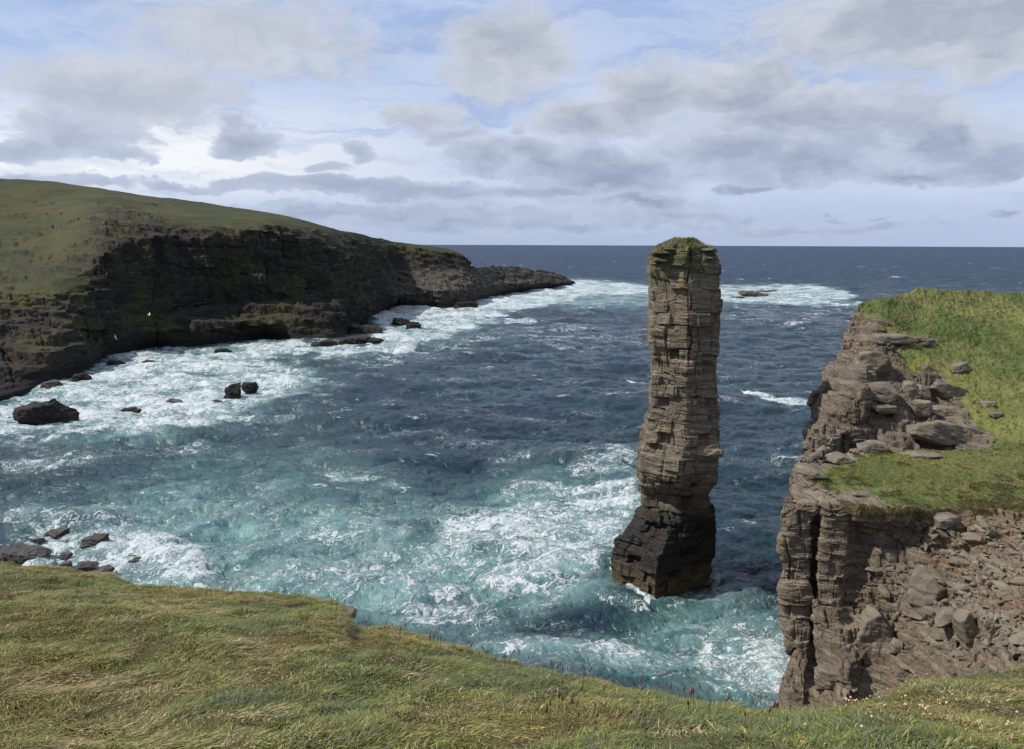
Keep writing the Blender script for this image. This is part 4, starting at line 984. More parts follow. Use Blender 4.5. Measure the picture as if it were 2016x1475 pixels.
o.name = 'cliff'; tag(o, kind='structure')

# ------------------------------------------------------------------ right: upper headland with rocky scarp
def ucol(pts, rk):
    c = []
    for (px, py, Y), r_ in zip(pts, rk): c.append((px, py, ('Y', Y), r_))
    top = W(pts[-1][0], pts[-1][1], Y=pts[-1][2])
    k_ = top[0] / top[1]; c.append(('xyz', top + np.array([1.5 + 12 * k_, 12, -2.0]), 0)); c.append(('xyz', np.array([top[0] + 6 + 30 * k_, top[1] + 30, -4.]), 1))
    first = W(*pts[0][:2], Y=pts[0][2])
    return [('xyz', np.array([first[0] - .5, first[1] - 1.0, -3.0]), 1)] + c
UC = []
UC += [
 ucol([(1572,925,72),(1583,850,75.5),(1608,775,79),(1624,742,82),(1652,690,86),(1672,632,90),(1690,600,92)], [1,1,1,1,1,1,.8]),
 ucol([(1582,925,70),(1600,850,72.5),(1626,775,76),(1655,730,81),(1668,690,85),(1690,640,89),(1712,592,93)], [1,1,1,1,1,1,.4]),
 ucol([(1622,925,70.5),(1640,850,72),(1655,775,74),(1672,730,78),(1690,690,82.5),(1722,645,87),(1755,583,94)], [1,1,1,1,1,1,.2]),
 ucol([(1682,925,71),(1688,850,71.5),(1692,780,73),(1700,735,77),(1720,690,82),(1752,640,87.5),(1780,577,96)], [1,1,1,1,1,.8,.0]),
 ucol([(1730,925,70),(1735,850,72),(1740,790,75),(1742,740,79),(1755,695,83),(1790,650,88),(1815,571,98)], [1,1,1,1,.9,.3,.0]),
 ucol([(1790,925,69.5),(1790,855,72),(1790,800,75),(1792,745,79),(1800,700,83),(1830,650,88),(1850,571,100)], [1,1,1,.8,.25,.1,.0]),
 ucol([(1850,925,69),(1850,860,72),(1852,810,75),(1850,757,79),(1850,705,83),(1870,650,89),(1890,573,102)], [1,1,1,.9,.15,.0,.0]),
 ucol([(1900,925,68),(1895,865,71),(1895,815,74),(1892,762,78),(1892,710,83),(1905,650,90),(1930,573,104)], [1,1,.8,.35,.0,.0,.0]),
 ucol([(1945,925,66),(1940,865,70),(1930,815,74),(1925,762,78),(1925,710,84),(1945,650,91),(1970,574,106)], [.6,.7,.1,.0,.0,.0,.0]),
 ucol([(2010,925,63),(2005,865,68),(2000,815,73),(1995,762,78),(2000,710,84),(2010,650,92),(2030,576,108)], [.0,.0,.0,.0,.0,.0,.0]),
 ucol([(2120,925,61),(2120,865,67),(2120,815,72),(2120,762,78),(2120,710,85),(2120,650,93),(2120,578,110)], [.0]*7),
 ucol([(2500,925,61),(2500,865,67),(2500,815,72),(2500,762,78),(2500,710,85),(2500,650,93),(2500,570,110)], [.0]*7),
]
UC = side_of(UC[0], [(26, 5), (12, 2.2), (4, .8), (1.2, .15)]) + UC
K = knots(UC)
def bulge(x, y, z, u):
    return 0.9 * fbm(x / 3.5, y / 4.5, z / 2.2, 3, 71) + 0.5 * np.abs(fbm(x / 1.6, y / 2, z / 1.0, 2, 72)) + \
        (hash3(np.floor((z + .1 * x) / 2.1), np.floor(u / 3.1), 0 * z, 5) - .5) * 0.9
si = [20, 24, 24, 20, 60, 60, 60, 60, 60, 60, 50, 50, 60, 50, 16]
sj = [20, 60, 80, 60, 60, 70, 110, 14, 6]
def earthu(x, y, z): return 0.15 + 0 * x
o, G_up, rk_up, N_up = rocky_patch(K, si, sj, M_upper, 'upper_cliff', sc=1.0, amp=0.8, dip=(0.04, 0.05), seed=200, extra=bulge, turf_amp=0.3, earth=earthu, up_frac=0.6, rock_less=0.3)
o.name = 'cliff_slope'; tag(o, kind='structure')

# turf blades on the right cliffs
def scatter_grid(G, rock, n, r, rmax=0.45, inview=True):
    A = np.linalg.norm(np.cross(G[1:, :-1] - G[:-1, :-1], G[:-1, 1:] - G[:-1, :-1]), axis=2)
    A = np.nan_to_num(A); A[rock[:-1, :-1] > rmax + .35] = 0
    if inview:
        px, py = proj(G[:-1, :-1].reshape(-1, 3)); A *= (np.where((px > -90) & (px < 2110), 1.0, 0.35) * ((px > -700) & (px < 2600) & (py < 1580))).reshape(A.shape)
    cs = np.cumsum(A.ravel()); k = np.searchsorted(cs, r.uniform(0, cs[-1], n)); k = np.minimum(k, A.size - 1)
    i0, j0 = np.unravel_index(k, A.shape); i = i0 + r.uniform(size=n); j = j0 + r.uniform(size=n)
    fi = (i - i0)[:, None]; fj = (j - j0)[:, None]
    P = G[i0, j0] * (1 - fi) * (1 - fj) + G[i0 + 1, j0] * fi * (1 - fj) + G[i0, j0 + 1] * (1 - fi) * fj + G[i0 + 1, j0 + 1] * fi * fj
    rk = rock[i0, j0]
    k = rk + 0.35 * fbm(P[:, 0] / 1.1, P[:, 1] / 1.1, P[:, 2] / 1.1, 3, 300) < rmax
    if inview:
        px, py = proj(P); k &= (px > -700) & (px < 2600)
    return P[k]
def wturf(P):
    n = 1.8 * fbm(P[:, 0] / 5, P[:, 1] / 5, 0 * P[:, 0], 4, 31); n2 = fbm(P[:, 0] / 1.2, P[:, 1] / 1.2, 0 * P[:, 0], 3, 32)
    w = np.stack([1.6 + 2 * n, 1.2 + n2, .5 - 1.2 * n2, .12 - .5 * n, .3 + 0 * n, .9 - n2, .5 + n], 1)
    return w.clip(0.02, 9)
for (G_, rk_, n_, nm, lab) in ((G_near, rk_near, 150000, 'turf', 'short turf'), (G_up, rk_up, 200000, 'turf', 'turf')):
    r = np.random.default_rng(17)
    rows = slice(20, 180) if G_ is G_near else slice(80, None)
    Gs = G_[3:-1, rows]; rs = rk_[3:-1, rows]
    P_ = scatter_grid(Gs, rs, n_, r); n = len(P_); print('turf blades', n)
    o = blades('grass', P_, np.tile([0, 0, 1.], (n, 1)), r.uniform(.07, .19, n), np.full(n, .028), grass_cols(P_, r, wturf) * (1.1 if G_ is G_near else 0.95),
               np.stack([r.uniform(-.3, .9, n), r.uniform(-.6, .3, n), r.uniform(-.5, -.1, n)], 1), seg=1, seed=3)
    tag(o, 'short green turf over the grassy terrace and slope of the lit cliff', 'grass', kind='stuff')

# long dead grass hanging over the terrace lip
r = np.random.default_rng(41)
Pe = scatter_grid(G_near[5:-1, 132:152], np.zeros_like(rk_near[5:-1, 132:152]), 26000, r, rmax=9)
pxe, pye = proj(Pe); kk = (pxe > 1625) & (fbm(Pe[:, 0] / 1.2, Pe[:, 1], Pe[:, 2], 3, 5) > -.12); Pe = Pe[kk]; n = len(Pe)
def wedge(P):
    return np.tile([.3, .6, 1.6, .5, .2, 1.3, .25], (len(P), 1))
o = blades('grass', Pe, np.tile([0, 0, 1.], (n, 1)), r.uniform(.15, .42, n), np.full(n, .03), grass_cols(Pe, r, wedge) * .8,
           np.stack([r.normal(.1, .4, n), r.uniform(-1.1, -.2, n), r.uniform(-1.3, -.5, n)], 1), seg=2, seed=8)
tag(o, 'brown and olive dead grass hanging over the lip of the terrace', 'grass', kind='stuff')

r = np.random.default_rng(43)
Pb = []
for G_, rk_, rows in ((G_near, rk_near, slice(20, 150)), (G_up, rk_up, slice(60, -14))):
    p = scatter_grid(G_[4:-1, rows], rk_[4:-1, rows], 140000, r, rmax=9)
    Pb.append(p)
def near_rock(P, G, rk):
    # rock value of the nearest sampled vertex, by hashing to a coarse cell table
    flat = G.reshape(-1, 3); rv = rk.ravel(); c = np.floor(flat / .35).astype(int)
    kk_ = (c[:, 0] + 500) * 4000000 + (c[:, 1] + 500) * 2000 + (c[:, 2] + 500)
    o_ = np.argsort(kk_); ks = kk_[o_]; vs_ = rv[o_]
    q = np.floor(P / .35).astype(int); kq = (q[:, 0] + 500) * 4000000 + (q[:, 1] + 500) * 2000 + (q[:, 2] + 500)
    i_ = np.clip(np.searchsorted(ks, kq), 0, len(ks) - 1); return np.where(ks[i_] == kq, vs_[i_], 0)
Pq = []
for p, (G_, rk_) in zip(Pb, ((G_near, rk_near), (G_up, rk_up))):
    v = near_rock(p, G_, rk_) + .35 * fbm(p[:, 0] / 1.1, p[:, 1] / 1.1, p[:, 2] / 1.1, 3, 300)
    cl_ = fbm(p[:, 0] / .9, p[:, 1] / .9, p[:, 2] / .9, 3, 301)
    Pq.append(p[(v > .30) & (v < .62) & (cl_ > .0) | (v < .3) & (cl_ > .42)])
Pq = np.vstack(Pq)[:60000]; n = len(Pq); print('border tufts', n)
def wbord(P): return np.tile([.7, .5, 1.0, .25, .3, 1.8, .2], (len(P), 1))
o = blades('grass', Pq, np.tile([0, 0, 1.], (n, 1)), r.uniform(.12, .34, n), np.full(n, .03), grass_cols(Pq, r, wbord) * .72,
           np.stack([r.normal(.2, .5, n), r.normal(-.3, .5, n), r.uniform(-.6, -.1, n)], 1), seg=2, seed=12)
tag(o, 'darker heathery tufts where the turf meets bare rock on the lit cliff', 'grass', kind='stuff')

# ------------------------------------------------------------------ loose rocks
def rock_obj(name, loc, size, seed, mat, label, cat, group=None, **kw):
    if name in ('sea_rock', 'skerry'): kw = {'rough': .11, 'strata': 1.0, **kw, 'level': max(kw.get('level', 6), 6)}
    p, f = rock_mesh(size, seed, **kw)
    o = mesh_obj(name, p, None, mat, tris=f, smooth_shade=True); o.location = loc
    return tag(o, label, cat, group)

def at_sea(px, py, dz=0.0): return W(px, py, z=0) + np.array([0, 0, dz])
GS = 'dark rocks standing in the surf'
rock_obj('sea_rock', at_sea(97, 828, 0.7), (5.6, 4.2, 3.9), 4, M_seark, 'large black rock standing in white surf at the lower left of the bay', 'rock', GS, level=6, tilt=(0, .15))
rock_obj('sea_rock', at_sea(460, 782, 0.8), (2.4, 2.0, 2.7), 9, M_seark, 'blocky dark rock with flat top amid the surf of the left bay', 'rock', GS)
rock_obj('sea_rock', at_sea(494, 770, 0.6), (2.0, 1.4, 1.7), 12, M_seark, 'small rock just right of the blocky flat-topped rock in the surf', 'rock', GS)
rock_obj('sea_rock', at_sea(790, 641, 0.6), (5.6, 3.5, 3.4), 17, M_seark, 'pointed dark rock off the shore near the breaking white wave', 'rock', GS, tilt=(0, .25))
rock_obj('sea_rock', at_sea(815, 645, 0.2), (4.0, 3.0, 2.4), 18, M_seark, 'low dark rock at the right foot of the pointed offshore rock', 'rock', GS)
rock_obj('sea_rock', at_sea(716, 652, 0.0), (8.0, 9, 3.0), 19, M_seark, 'long low black ledge at the tip of the dark rock platform, upper one', 'rock', GS, level=6, tilt=(0, .1))
rock_obj('sea_rock', at_sea(706, 676, 0.0), (9.5, 6, 3.2), 20, M_seark, 'long low brown ledge at the tip of the dark rock platform, lower one', 'rock', GS, level=6, tilt=(0, .12))
rock_obj('sea_rock', at_sea(640, 680, 0.0), (6, 4, 1.8), 21, M_seark, 'flat wet rock at the water edge below the dark platform', 'rock', GS)
rock_obj('sea_rock', at_sea(160, 752, 0.3), (2.8, 2, 2.2), 22, M_seark, 'small black rock off the corner of the left shore', 'rock', GS)
rock_obj('sea_rock', at_sea(105, 764, 0.3), (3.2, 2, 1.9), 23, M_searkl, 'grey boulder leaning on the left shore beside the surf', 'rock', GS)
rock_obj('sea_rock', at_sea(340, 795, -0.3), (3.6, 1.6, 1.4), 24, M_searkl, 'low pale rock half washed over by foam in the left bay', 'rock', GS)
rock_obj('sea_rock', at_sea(260, 808, -0.5), (3.0, 1.6, 1.4), 25, M_seark, 'dark rock awash between the large black rock and the pale one', 'rock', GS)
rock_obj('sea_rock', at_sea(430, 793, -0.3), (2.6, 1.3, 0.9), 26, M_seark, 'thin dark ledge just left of the blocky flat-topped rock', 'rock', GS)
rock_obj('sea_rock', at_sea(230, 718, -0.2), (3.0, 2.4, 1.6), 27, M_seark, 'leftmost of the three rocks awash under the shaded cliff', 'rock', GS)
rock_obj('sea_rock', at_sea(262, 703, -0.2), (3.2, 2.4, 1.5), 28, M_seark, 'middle one of the three rocks awash under the shaded cliff', 'rock', GS)
rock_obj('sea_rock', at_sea(295, 715, -0.2), (3.0, 2.4, 1.3), 29, M_seark, 'rightmost of the three rocks awash under the shaded cliff', 'rock', GS)
rock_obj('sea_rock', at_sea(440, 692, -0.2), (3.4, 2.4, 1.6), 30, M_seark, 'small brown rock awash below the tall brown cliff buttress', 'rock', GS)
rock_obj('sea_rock', at_sea(918, 606, -0.2), (8, 6, 4.0), 31, M_seark, 'wave-washed brown rock at the foot of the low rocky point', 'rock', GS)
for k, (px, py, sx, sy, sz, lab) in enumerate([(1480, 581, 11, 16, 3.4, 'brown skerry awash in white breakers beyond the stack'), (1512, 575, 9, 10, 1.8, 'thin far end of the skerry beyond the stack'), (1452, 586, 5, 7, 1.2, 'small low rock at the left foot of the skerry beyond the stack')]):
    rock_obj('skerry', at_sea(px, py, -0.2), (sx, sy, sz), 40 + k, M_searkl, lab, 'rock', 'skerry rocks beyond the stack', level=5)
GL = 'grey rocks awash below the grassy edge'
for k, (px, py, sx, sy, sz, lab) in enumerate([
    (45, 1098, 2.9, 2.2, 1.5, 'broad flat grey rock beside the grassy edge at the far lower left'),
    (185, 1068, 1.7, 1.5, 1.35, 'rounded grey rock in the surf, the tallest beyond the grassy edge'),
    (112, 1048, 1.5, 1.3, 0.9, 'grey rock farthest out in the surf beyond the grassy edge'),
    (72, 1062, 1.2, .9, 0.6, 'small grey rock on the seaward side of the broad flat rock'),
    (128, 1090, .9, .7, 0.6, 'small dark rock just right of the broad flat rock'),
    (170, 1112, 1.5, 1.0, 0.7, 'dark rock touching the grassy edge right of the broad flat rock'),
    (205, 1120, 1.3, .8, 0.5, 'low dark rock peeping over the turf beside white water'),
    (130, 1108, 1.0, .7, 0.5, 'small black rock at the grassy edge below the flat rock'),
    (260, 1096, 1.5, .9, 0.3, 'low tan rock nearly covered by white water'),
    (10, 1085, .8, .6, 0.6, 'small rock at the left frame edge beside the flat rock')]):
    rock_obj('sea_rock', at_sea(px, py, -0.2), (sx * (1.1 if k in (0, 1) else .85), sy * .9, sz * (.95 if k in (0, 1) else .62)), 60 + k, M_searkl, lab, 'rock', GL, level=6, rough=.13, strata=1.1, cuts=8, tilt=(.1 * math.sin(k), .16 * math.cos(2.1 * k)), yaw=.7 * k)

def surf_pt(G, px, py):
    """nearest grid point of a surface to a photo pixel"""
    a, b = proj(G.reshape(-1, 3)); i = np.argmin((a - px) ** 2 + (b - py) ** 2); return G.reshape(-1, 3)[i]
GB = 'loose sandstone boulders on the lit cliff'
for k, (S_, px, py, sx, sy, sz, lab, tl) in enumerate([
    (G_up, 1730, 803, 1.75, 1.4, .55, 'flat grey slab jutting out of the brown scarp over a dark hollow', (0, 0)),
    (G_up, 1788, 768, 1.0, 1.0, 1.0, 'round brown boulder perched upright in the middle of the scarp', (.1, 0)),
    (G_up, 1812, 775, .9, .9, .85, 'smaller rounded boulder leaning right of the perched round boulder', (0, .2)),
    (G_up, 1890, 726, 1.15, .8, .75, 'grey dome boulder lying alone in the green grass slope', (0, 0)),
    (G_up, 1823, 728, .65, .6, .65, 'mossy squat boulder in grass left of the grey dome boulder', (0, 0)),
    (G_up, 1745, 668, 2.6, 1.8, .75, 'long pale slab lying across the top of the brown scarp', (0, .03)),
    (G_up, 1810, 672, 1.0, 1.0, .55, 'pale block just right of the long pale slab', (0, 0)),
    (G_up, 1828, 674, .8, .8, .45, 'layered pale block at the right end of the slab row', (0, 0)),
    (G_up, 1715, 718, 2.4, 1.8, 1.6, 'large rounded brown bulge of rock near the cliff edge', (0, 0)),
    (G_up, 1862, 772, 2.3, 1.5, 1.2, 'large smooth tilted brown boulder right of the perched boulder', (0, .25)),
    (G_up, 1808, 806, 1.2, 1.0, 1.1, 'dome shaped brown rock below the perched boulder', (0, 0)),
    (G_up, 1850, 812, 1.8, 1.2, .7, 'layered brown ledge block right of the dome rock', (0, 0)),
    (G_up, 1718, 772, 2.2, 1.5, 1.3, 'big brown rock left of the perched round boulder', (0, 0)),
    (G_up, 1860, 855, 3.6, 1.6, 1.1, 'broad tilted slab at the foot of the scarp', (0, .18)),
    (G_up, 1942, 796, .7, .5, .4, 'small grey stone half sunk in the green slope', (0, 0)),
    (G_up, 1958, 818, .7, .5, .35, 'stone below the small grey one in the green slope', (0, 0)),
    (G_near, 1816, 898, 1.85, .75, .28, 'pale flat slab lying on the grass terrace', (.12, .06)),
    (G_near, 1697, 972, 1.0, .5, .14, 'thin pale slab lying flat near the terrace edge', (.05, .06)),
    (G_near, 1714, 886, 1.5, 1.1, .75, 'layered tan outcrop block at the rear of the terrace', (0, .05)),
    (G_near, 1648, 902, 1.2, .9, .4, 'flat tan rock shelf at the left rear of the terrace', (0, 0)),
    (G_near, 1634, 996, .55, .5, .5, 'small grey block standing at the terrace lip', (0, 0)),
    (G_near, 1590, 934, 1.5, 1.2, .8, 'rounded tan boulder at the left corner of the terrace', (0, 0)),
    (G_near, 1850, 1024, 1.3, .9, .6, 'grey wedge block under the turf lip above the scree', (0, .1)),
    (G_near, 1715, 1240, 1.2, 1.0, 1.6, 'pale pointed slab standing in the middle of the broken cliff face', (0, .3)),
    (G_near, 1765, 1275, .6, .6, .6, 'dark round boulder lodged in the broken cliff face', (0, 0)),
    (G_near, 1640, 1340, 1.3, .9, .9, 'block with pale lichen low on the cliff above the foreground grass', (0, .1)),
    (G_near, 1905, 1250, .7, .8, 2.0, 'grey upright slab at the right of the broken face', (0, -.45)),
    (G_near, 1830, 1160, 1.5, 1.0, 1.5, 'large pale fractured block in the middle of the scree', (0, .35)),
    ]):
    p = surf_pt(S_, px, py)
    rock_obj('boulder', p + np.array([0, -0.1, 0.05]), (sx, sy, sz), 100 + k, M_boulder, lab, 'boulder', GB, level=5, cuts=9 if sz > .5 else 7, tilt=tl, yaw=0.2 * math.sin(k * 3))

for k, (px, py, sx, sy, sz, lab) in enumerate([(672, 1212, .24, .22, .13, 'pinkish brown rock nub poking out of the turf edge above the cove')]):
    p = W(px, py, Y=11.4 if k == 0 else 12.5)
    rock_obj('boulder', p, (sx, sy, sz), 190 + k, M_nub, lab, 'boulder', None, level=5, rough=.12, strata=1.0)

# scree on the collapsed face
def scree():
    r = np.random.default_rng(77); V = []; Fc = []; off = 0
    flat = G_near.reshape(-1, 3); px, py = proj(flat)
    e = smooth(1760, 1960, px - 0.3 * (py - 1080)) * (py > 1022) * smooth(1330, 1200, py) * (px < 2080) + 0.035 * (px > 1680) * (py > 1080) * (py < 1400) * (px < 2080)
    idx = np.where(e > r.uniform(size=len(flat)))[0]; idx = r.permutation(idx)[:1700]
    v0, f0 = ICO[2]
    for i in idx:
        s = min(0.095 * r.lognormal(0, .65), .55)
        n = r.normal(size=(9, 3)); n /= np.linalg.norm(n, axis=1, keepdims=True); den = v0 @ n.T
        rr = np.where(den > .05, .7 / np.maximum(den, .05), 9).min(1).clip(0, 1.2)
        p = v0 * rr[:, None] * np.array([s * 1.6, s * r.uniform(.6, 1.2), s * r.uniform(.35, .9)])
        t, a = r.normal(0, .5), r.uniform(-3, 3); c, s_ = math.cos(a), math.sin(a); c2, s2 = math.cos(t), math.sin(t)
        Rm = np.array([[c, -s_, 0], [s_, c, 0], [0, 0, 1]]) @ np.array([[c2, 0, s2], [0, 1, 0], [-s2, 0, c2]])
        V.append(p @ Rm.T + flat[i]); Fc.append(f0 + off); off += len(v0)
    o = mesh_obj('rubble', np.vstack(V), None, M_boulder, tris=np.vstack(Fc), smooth_shade=False)
    tag(o, 'brown broken stones scattered down the collapsed cliff face', 'rubble', kind='stuff')
scree()

# ------------------------------------------------------------------ foreground ground
EDGE = [(-3200,1066,16.0),(-1500,1072,15.8),(-420,1075,15.5),(-200,1090,14.5),(0,1108,13.5),(150,1124,13.2),(300,1150,12.7),(480,1163,12.3),(600,1180,11.8),(655,1190,11.6),(672,1200,11.5),(696,1236,11.0),(760,1238,10.7),(850,1266,10.3),(980,1298,9.6),(1120,1330,9.0),(1260,1368,8.4),(1390,1399,8.0),(1480,1430,7.6),(1540,1436,7.5),(1600,1424,7.7),(1700,1395,8.3),(1800,1352,8.9),(1900,1336,9.3),(2016,1322,9.8),(2200,1300,10.4),(2600,1250,11.5),(4200,1245,12.0)]
NG = []
for (px, py, Y) in EDGE:
    e = W(px, py, Y=Y)
    k = e[0] / e[1]
    zb = -1.70
    def gp(Yn, zrel): return np.array([k * max(Yn, .2), Yn, CAMZ + zrel])
    ez = e[2] - CAMZ
    zn = lambda f: zb + (ez - zb) * f
    Y4 = 0.36 * Y
    b = W(px, 1490, Y=Y4)[2] - CAMZ
    b = b * 0.85 + (zb + (ez - zb) * .25) * 0.15
    mid = 0.66 * Y
    zm = b + (ez - b) * (mid - Y4) / (Y - Y4) + 0.12
    NG.append([('xyz', np.array([k * 6, -9, CAMZ - 1.2]), 0), ('xyz', np.array([k * 3, -1.5, CAMZ - 1.65]), 0), ('xyz', gp(Y4 * .5, (zb + b) / 2), 0), ('xyz', gp(Y4, b), 0),
               ('xyz', gp(mid, zm), 0), ('xyz', e, 0), ('xyz', e + np.array([k * .3, .35, -.5]), .7), ('xyz', e + np.array([k * .5, .6, -2.2]), 1),
               ('xyz', np.array([e[0] + k * 2, e[1] + 2.5, 16]), 1), ('xyz', np.array([e[0] + k * 5, e[1] + 6, -3]), 1)])
K = knots(NG)
si = [40, 40, 20, 20] + [18] * (len(EDGE) - 6) + [40]; sj = [14, 20, 40, 80, 90, 10, 12, 20, 30]
G = resample(K, si, sj); G = blur(G, 2, 1); G = blur(G, 6, 0)
rk_g = G[..., 3]; G = G[..., :3]
x, y, z = G[..., 0], G[..., 1], G[..., 2]
G[..., 2] += (1 - rk_g) * (0.11 * fbm(x / 1.1, y / 1.1, 0 * x, 4, 400) + 0.045 * fbm(x / .3, y / .3, 0 * x, 2, 401))
dd = 0.5 * fbm(x / 1.5, y / 1.5, z / .8, 4, 410) * rk_g; G[..., 1] += dd
o = mesh_obj('ground', G.reshape(-1, 3), grid_faces(*G.shape[:2]), M_soil, attrs={'rock': rk_g.ravel()}); tag(o, kind='structure')
G_gr = G

# foreground grass
r = np.random.default_rng(99)
Gs = G[40:-20, 40:256]; rs = rk_g[40:-20, 40:256]
P_ = []
for _ in range(2):
    p = scatter_grid(Gs, rs, 800000, r, rmax=.9); px, py = proj(p)
    p = p[(py < 1560) & (py > 1000) & (px > -700) & (px < 2500)]
    D = np.hypot(p[:, 0], p[:, 1]); p = p[r.uniform(size=len(p)) < np.clip((4.5 / D) ** 0.7, 0, 1)]
    P_.append(p)
P_ = np.vstack(P_); P_ = P_[r.permutation(len(P_))[:640000]]; n = len(P_); print('fg blades', n)
x, y = P_[:, 0], P_[:, 1]
n1 = 1.7 * fbm(x / 1.6, y / 1.6, 0 * x, 3, 500); n2 = 1.8 * fbm(x / .5, y / .5, 0 * x, 3, 501); n3 = 1.8 * fbm(x / .9 + 30, y / .6, 0 * x, 3, 502); n4 = fbm(x / .22, y / .22, 0 * x, 2, 503)
def wfg(P):
    return np.stack([.9 + 1.6 * n1 + n2, 1.3 + 1.2 * n2, .9 - 1.5 * n1 + .8 * n3, .10 + 2.6 * np.clip(n3 - .25, 0, 1) + .5 * np.clip(-n1 - .2, 0, 1), .35 + 1.8 * np.clip(n1 + .1, 0, 1) * (n3 < 0.1), .5 - n2, .35 + .9 * n2], 1).clip(0.02, 9)
wind = np.array([0.34, 0.05, 0.0])
h1 = 2 * fbm(x / .28, y / .28, 0 * x, 2, 510); h2 = 2 * fbm(x / .28 + 50, y / .28, 0 * x, 2, 511)
L = (0.068 + 0.020 * n2 + 0.035 * n4 + 0.02 * h1 * .5).clip(.028, .16) * r.uniform(.6, 1.35, n)
sw = np.stack([n3 * .4 + h1 * .8, n1 * .4 + h2 * .8, 0 * x], 1)
lean = wind + sw * .7 + r.normal(0, .45, (n, 3)) * np.array([1, 1, 0]); lean[:, 2] = -.25 - .35 * np.linalg.norm(lean[:, :2], axis=1) * r.uniform(.2, 1, n)
cols = grass_cols(P_, r, wfg)
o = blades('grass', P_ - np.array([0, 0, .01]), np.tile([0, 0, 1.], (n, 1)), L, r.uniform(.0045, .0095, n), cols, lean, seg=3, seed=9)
tag(o, 'rough windswept foreground grass, green and straw coloured', 'grass', kind='stuff')

# brown seed heads and dry flowers along the turf edge
M_seed = plain_mat('seed_head', (0.12, 0.055, 0.035)); M_stem = plain_mat('stem', (0.16, 0.13, 0.05)); M_thrift = plain_mat('dry_flower', (0.50, 0.34, 0.22)); M_pink = plain_mat('pink_flower', (0.65, 0.38, 0.48))
def lathe(prof, n=7):
    V = []; Fc = []
    for (z_, r_) in prof: V += [(r_ * math.cos(2 * math.pi * i / n), r_ * math.sin(2 * math.pi * i / n), z_) for i in range(n)]
    return np.array(V), grid_faces(len(prof), n, True)
def plant_proto(name, stem_h, head, mat_h, label, cat, group, headname):
    root = empty(name, (0, 0, 0)); tag(root, label, cat, group)
    v, f = lathe([(0, .0022), (stem_h * .5, .0018), (stem_h, .0015)], 5); mesh_obj('stem', v, f, M_stem, root)
    v, f = lathe(head, 7); v[:, 2] += stem_h; mesh_obj(headname, v, f, mat_h, root)
    return root
def copy_plant(root, loc, rx, ry, s):
    c = root.copy(); scene.collection.objects.link(c)
    for ch in root.children:
        d_ = ch.copy(); scene.collection.objects.link(d_); d_.parent = c
    c.location = loc; c.rotation_euler = (rx, ry, 0); c.scale = (s, s, s); return c
pl = plant_proto('plantain', .11, [(-.002, .001), (.004, .0048), (.018, .0055), (.03, .0042), (.036, .001)], M_seed,
                 'thin plant with a dark brown seed head standing along the turf edge', 'plant', 'brown seed heads along the turf edge', 'seed_head')
th_ = plant_proto('thrift', .07, [(-.001, .002), (.003, .006), (.008, .0075), (.012, .005), (.013, .001)], M_thrift,
                  'dry pale tan flower head in the cluster by the turf edge at right', 'flower', 'dry flower heads at the right turf edge', 'flower_head')
r = np.random.default_rng(31)
spots = []
for _ in range(60): a_ = r.uniform(640, 1120); spots.append((a_, None))
for _ in range(50): a_ = r.uniform(960, 1560); spots.append((a_, None))
for _ in range(14): a_ = r.uniform(320, 640); spots.append((a_, None))
for _ in range(20): spots.append((1120 + r.normal(0, 30), 1415 + r.normal(0, 22)))
ex = [e_[0] for e_ in EDGE]; ey = [e_[1] for e_ in EDGE]
gp_, gq_ = proj(G_gr.reshape(-1, 3)); flatg = G_gr.reshape(-1, 3); okm = rk_g.ravel() < .3
gpx = gp_[okm]; gpy = gq_[okm]; fg_ok = flatg[okm]
first = True
for (a_, b_) in spots:
    yb = b_ if b_ else np.interp(a_, ex, ey) + abs(r.normal(0, 9)) + 2
    i = np.argmin((gpx - a_) ** 2 + (gpy - yb) ** 2); p = fg_ok[i] - np.array([0, 0, .01])
    args = (tuple(p), r.normal(0, .15), r.normal(.15, .18), r.uniform(.8, 1.5))
    if first: pl.location = args[0]; pl.rotation_euler = (args[1], args[2], 0); pl.scale = (args[3],) * 3; first = False
    else: copy_plant(pl, *args)
fl = [(1800 + r.normal(0, 45), 1385 + r.normal(0, 22)) for _ in range(34)] + [(1675 + r.normal(0, 18), 1382 + r.normal(0, 8)) for _ in range(12)] + [(r.uniform(1550, 2000), r.uniform(1400, 1460)) for _ in range(14)] + [(r.uniform(690, 850), 0) for _ in range(8)]
first = True
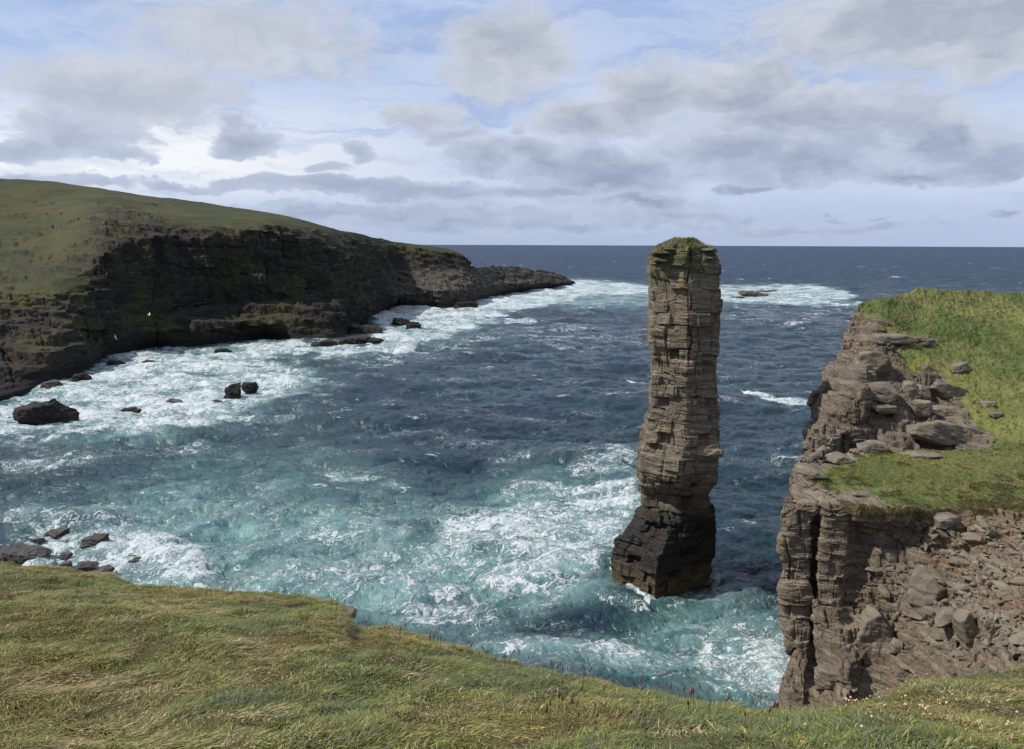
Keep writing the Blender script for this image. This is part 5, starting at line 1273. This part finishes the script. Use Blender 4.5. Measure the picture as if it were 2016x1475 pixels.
for (a_, yb) in fl:
    if yb == 0: yb = np.interp(a_, ex, ey) + 3
    i = np.argmin((gpx - a_) ** 2 + (gpy - yb) ** 2); p = fg_ok[i] - np.array([0, 0, .01])
    args = (tuple(p), r.normal(0, .2), r.normal(.1, .2), r.uniform(.8, 1.4))
    if first: th_.location = args[0]; th_.scale = (args[3],) * 3; first = False
    else: copy_plant(th_, *args)

# ------------------------------------------------------------------ gulls
M_gull = plain_mat('gull_white', (0.82, 0.82, 0.82), .7); M_gullw = plain_mat('gull_wing', (0.62, 0.64, 0.67), .7)
def gull(loc, label, bank, yaw, s=1.0):
    """a flying gull: spindle body with head, tail and two angled wings in one skin"""
    prof = [(-.26, .004, 0), (-.20, .03, 0), (-.10, .06, -.005), (.02, .075, -.01), (.12, .06, 0), (.18, .04, .012), (.22, .042, .02), (.255, .03, .02), (.29, .008, .012), (.32, .003, .008)]
    n = 10; V = []
    for (xx, rr, zo) in prof:
        V += [(xx, rr * math.cos(2 * math.pi * i / n), zo + rr * .9 * math.sin(2 * math.pi * i / n)) for i in range(n)]
    f = list(map(list, grid_faces(len(prof), n, True)))
    b0 = len(V)
    V += [(-.36, -.07, 0), (-.36, .07, 0), (-.2, .02, .012), (-.2, -.02, .012)]; f.append([b0, b0 + 1, b0 + 2, b0 + 3])
    for sgn in (-1, 1):
        W_ = [(.12, .04, .02, .20), (.16, .28, .10, .17), (.08, .52, .07, .11), (-.08, .70, .02, .02)]
        b = len(V)
        for (lx, wy_, wz, ch) in W_:
            V += [(lx, sgn * wy_, wz), (lx - ch / 2, sgn * wy_, wz + .014), (lx - ch, sgn * wy_, wz), (lx - ch / 2, sgn * wy_, wz - .006)]
        for k in range(3):
            for j in range(4): f.append([b + 4 * k + j, b + 4 * k + (j + 1) % 4, b + 4 * (k + 1) + (j + 1) % 4, b + 4 * (k + 1) + j])
    o = mesh_obj('gull', np.array(V) * s, np.array(f), M_gull); o.location = loc; o.rotation_euler = (bank, 0, yaw)
    return tag(o, label, 'bird')
gull(W(294, 619, Y=215), 'white gull gliding in front of the shaded cliff, the brighter and higher one', .5, .3, 1.3)
gull(W(227, 664, Y=190), 'white gull low over the dark rocks beneath the shaded cliff', 1.2, 1.4, 1.1)
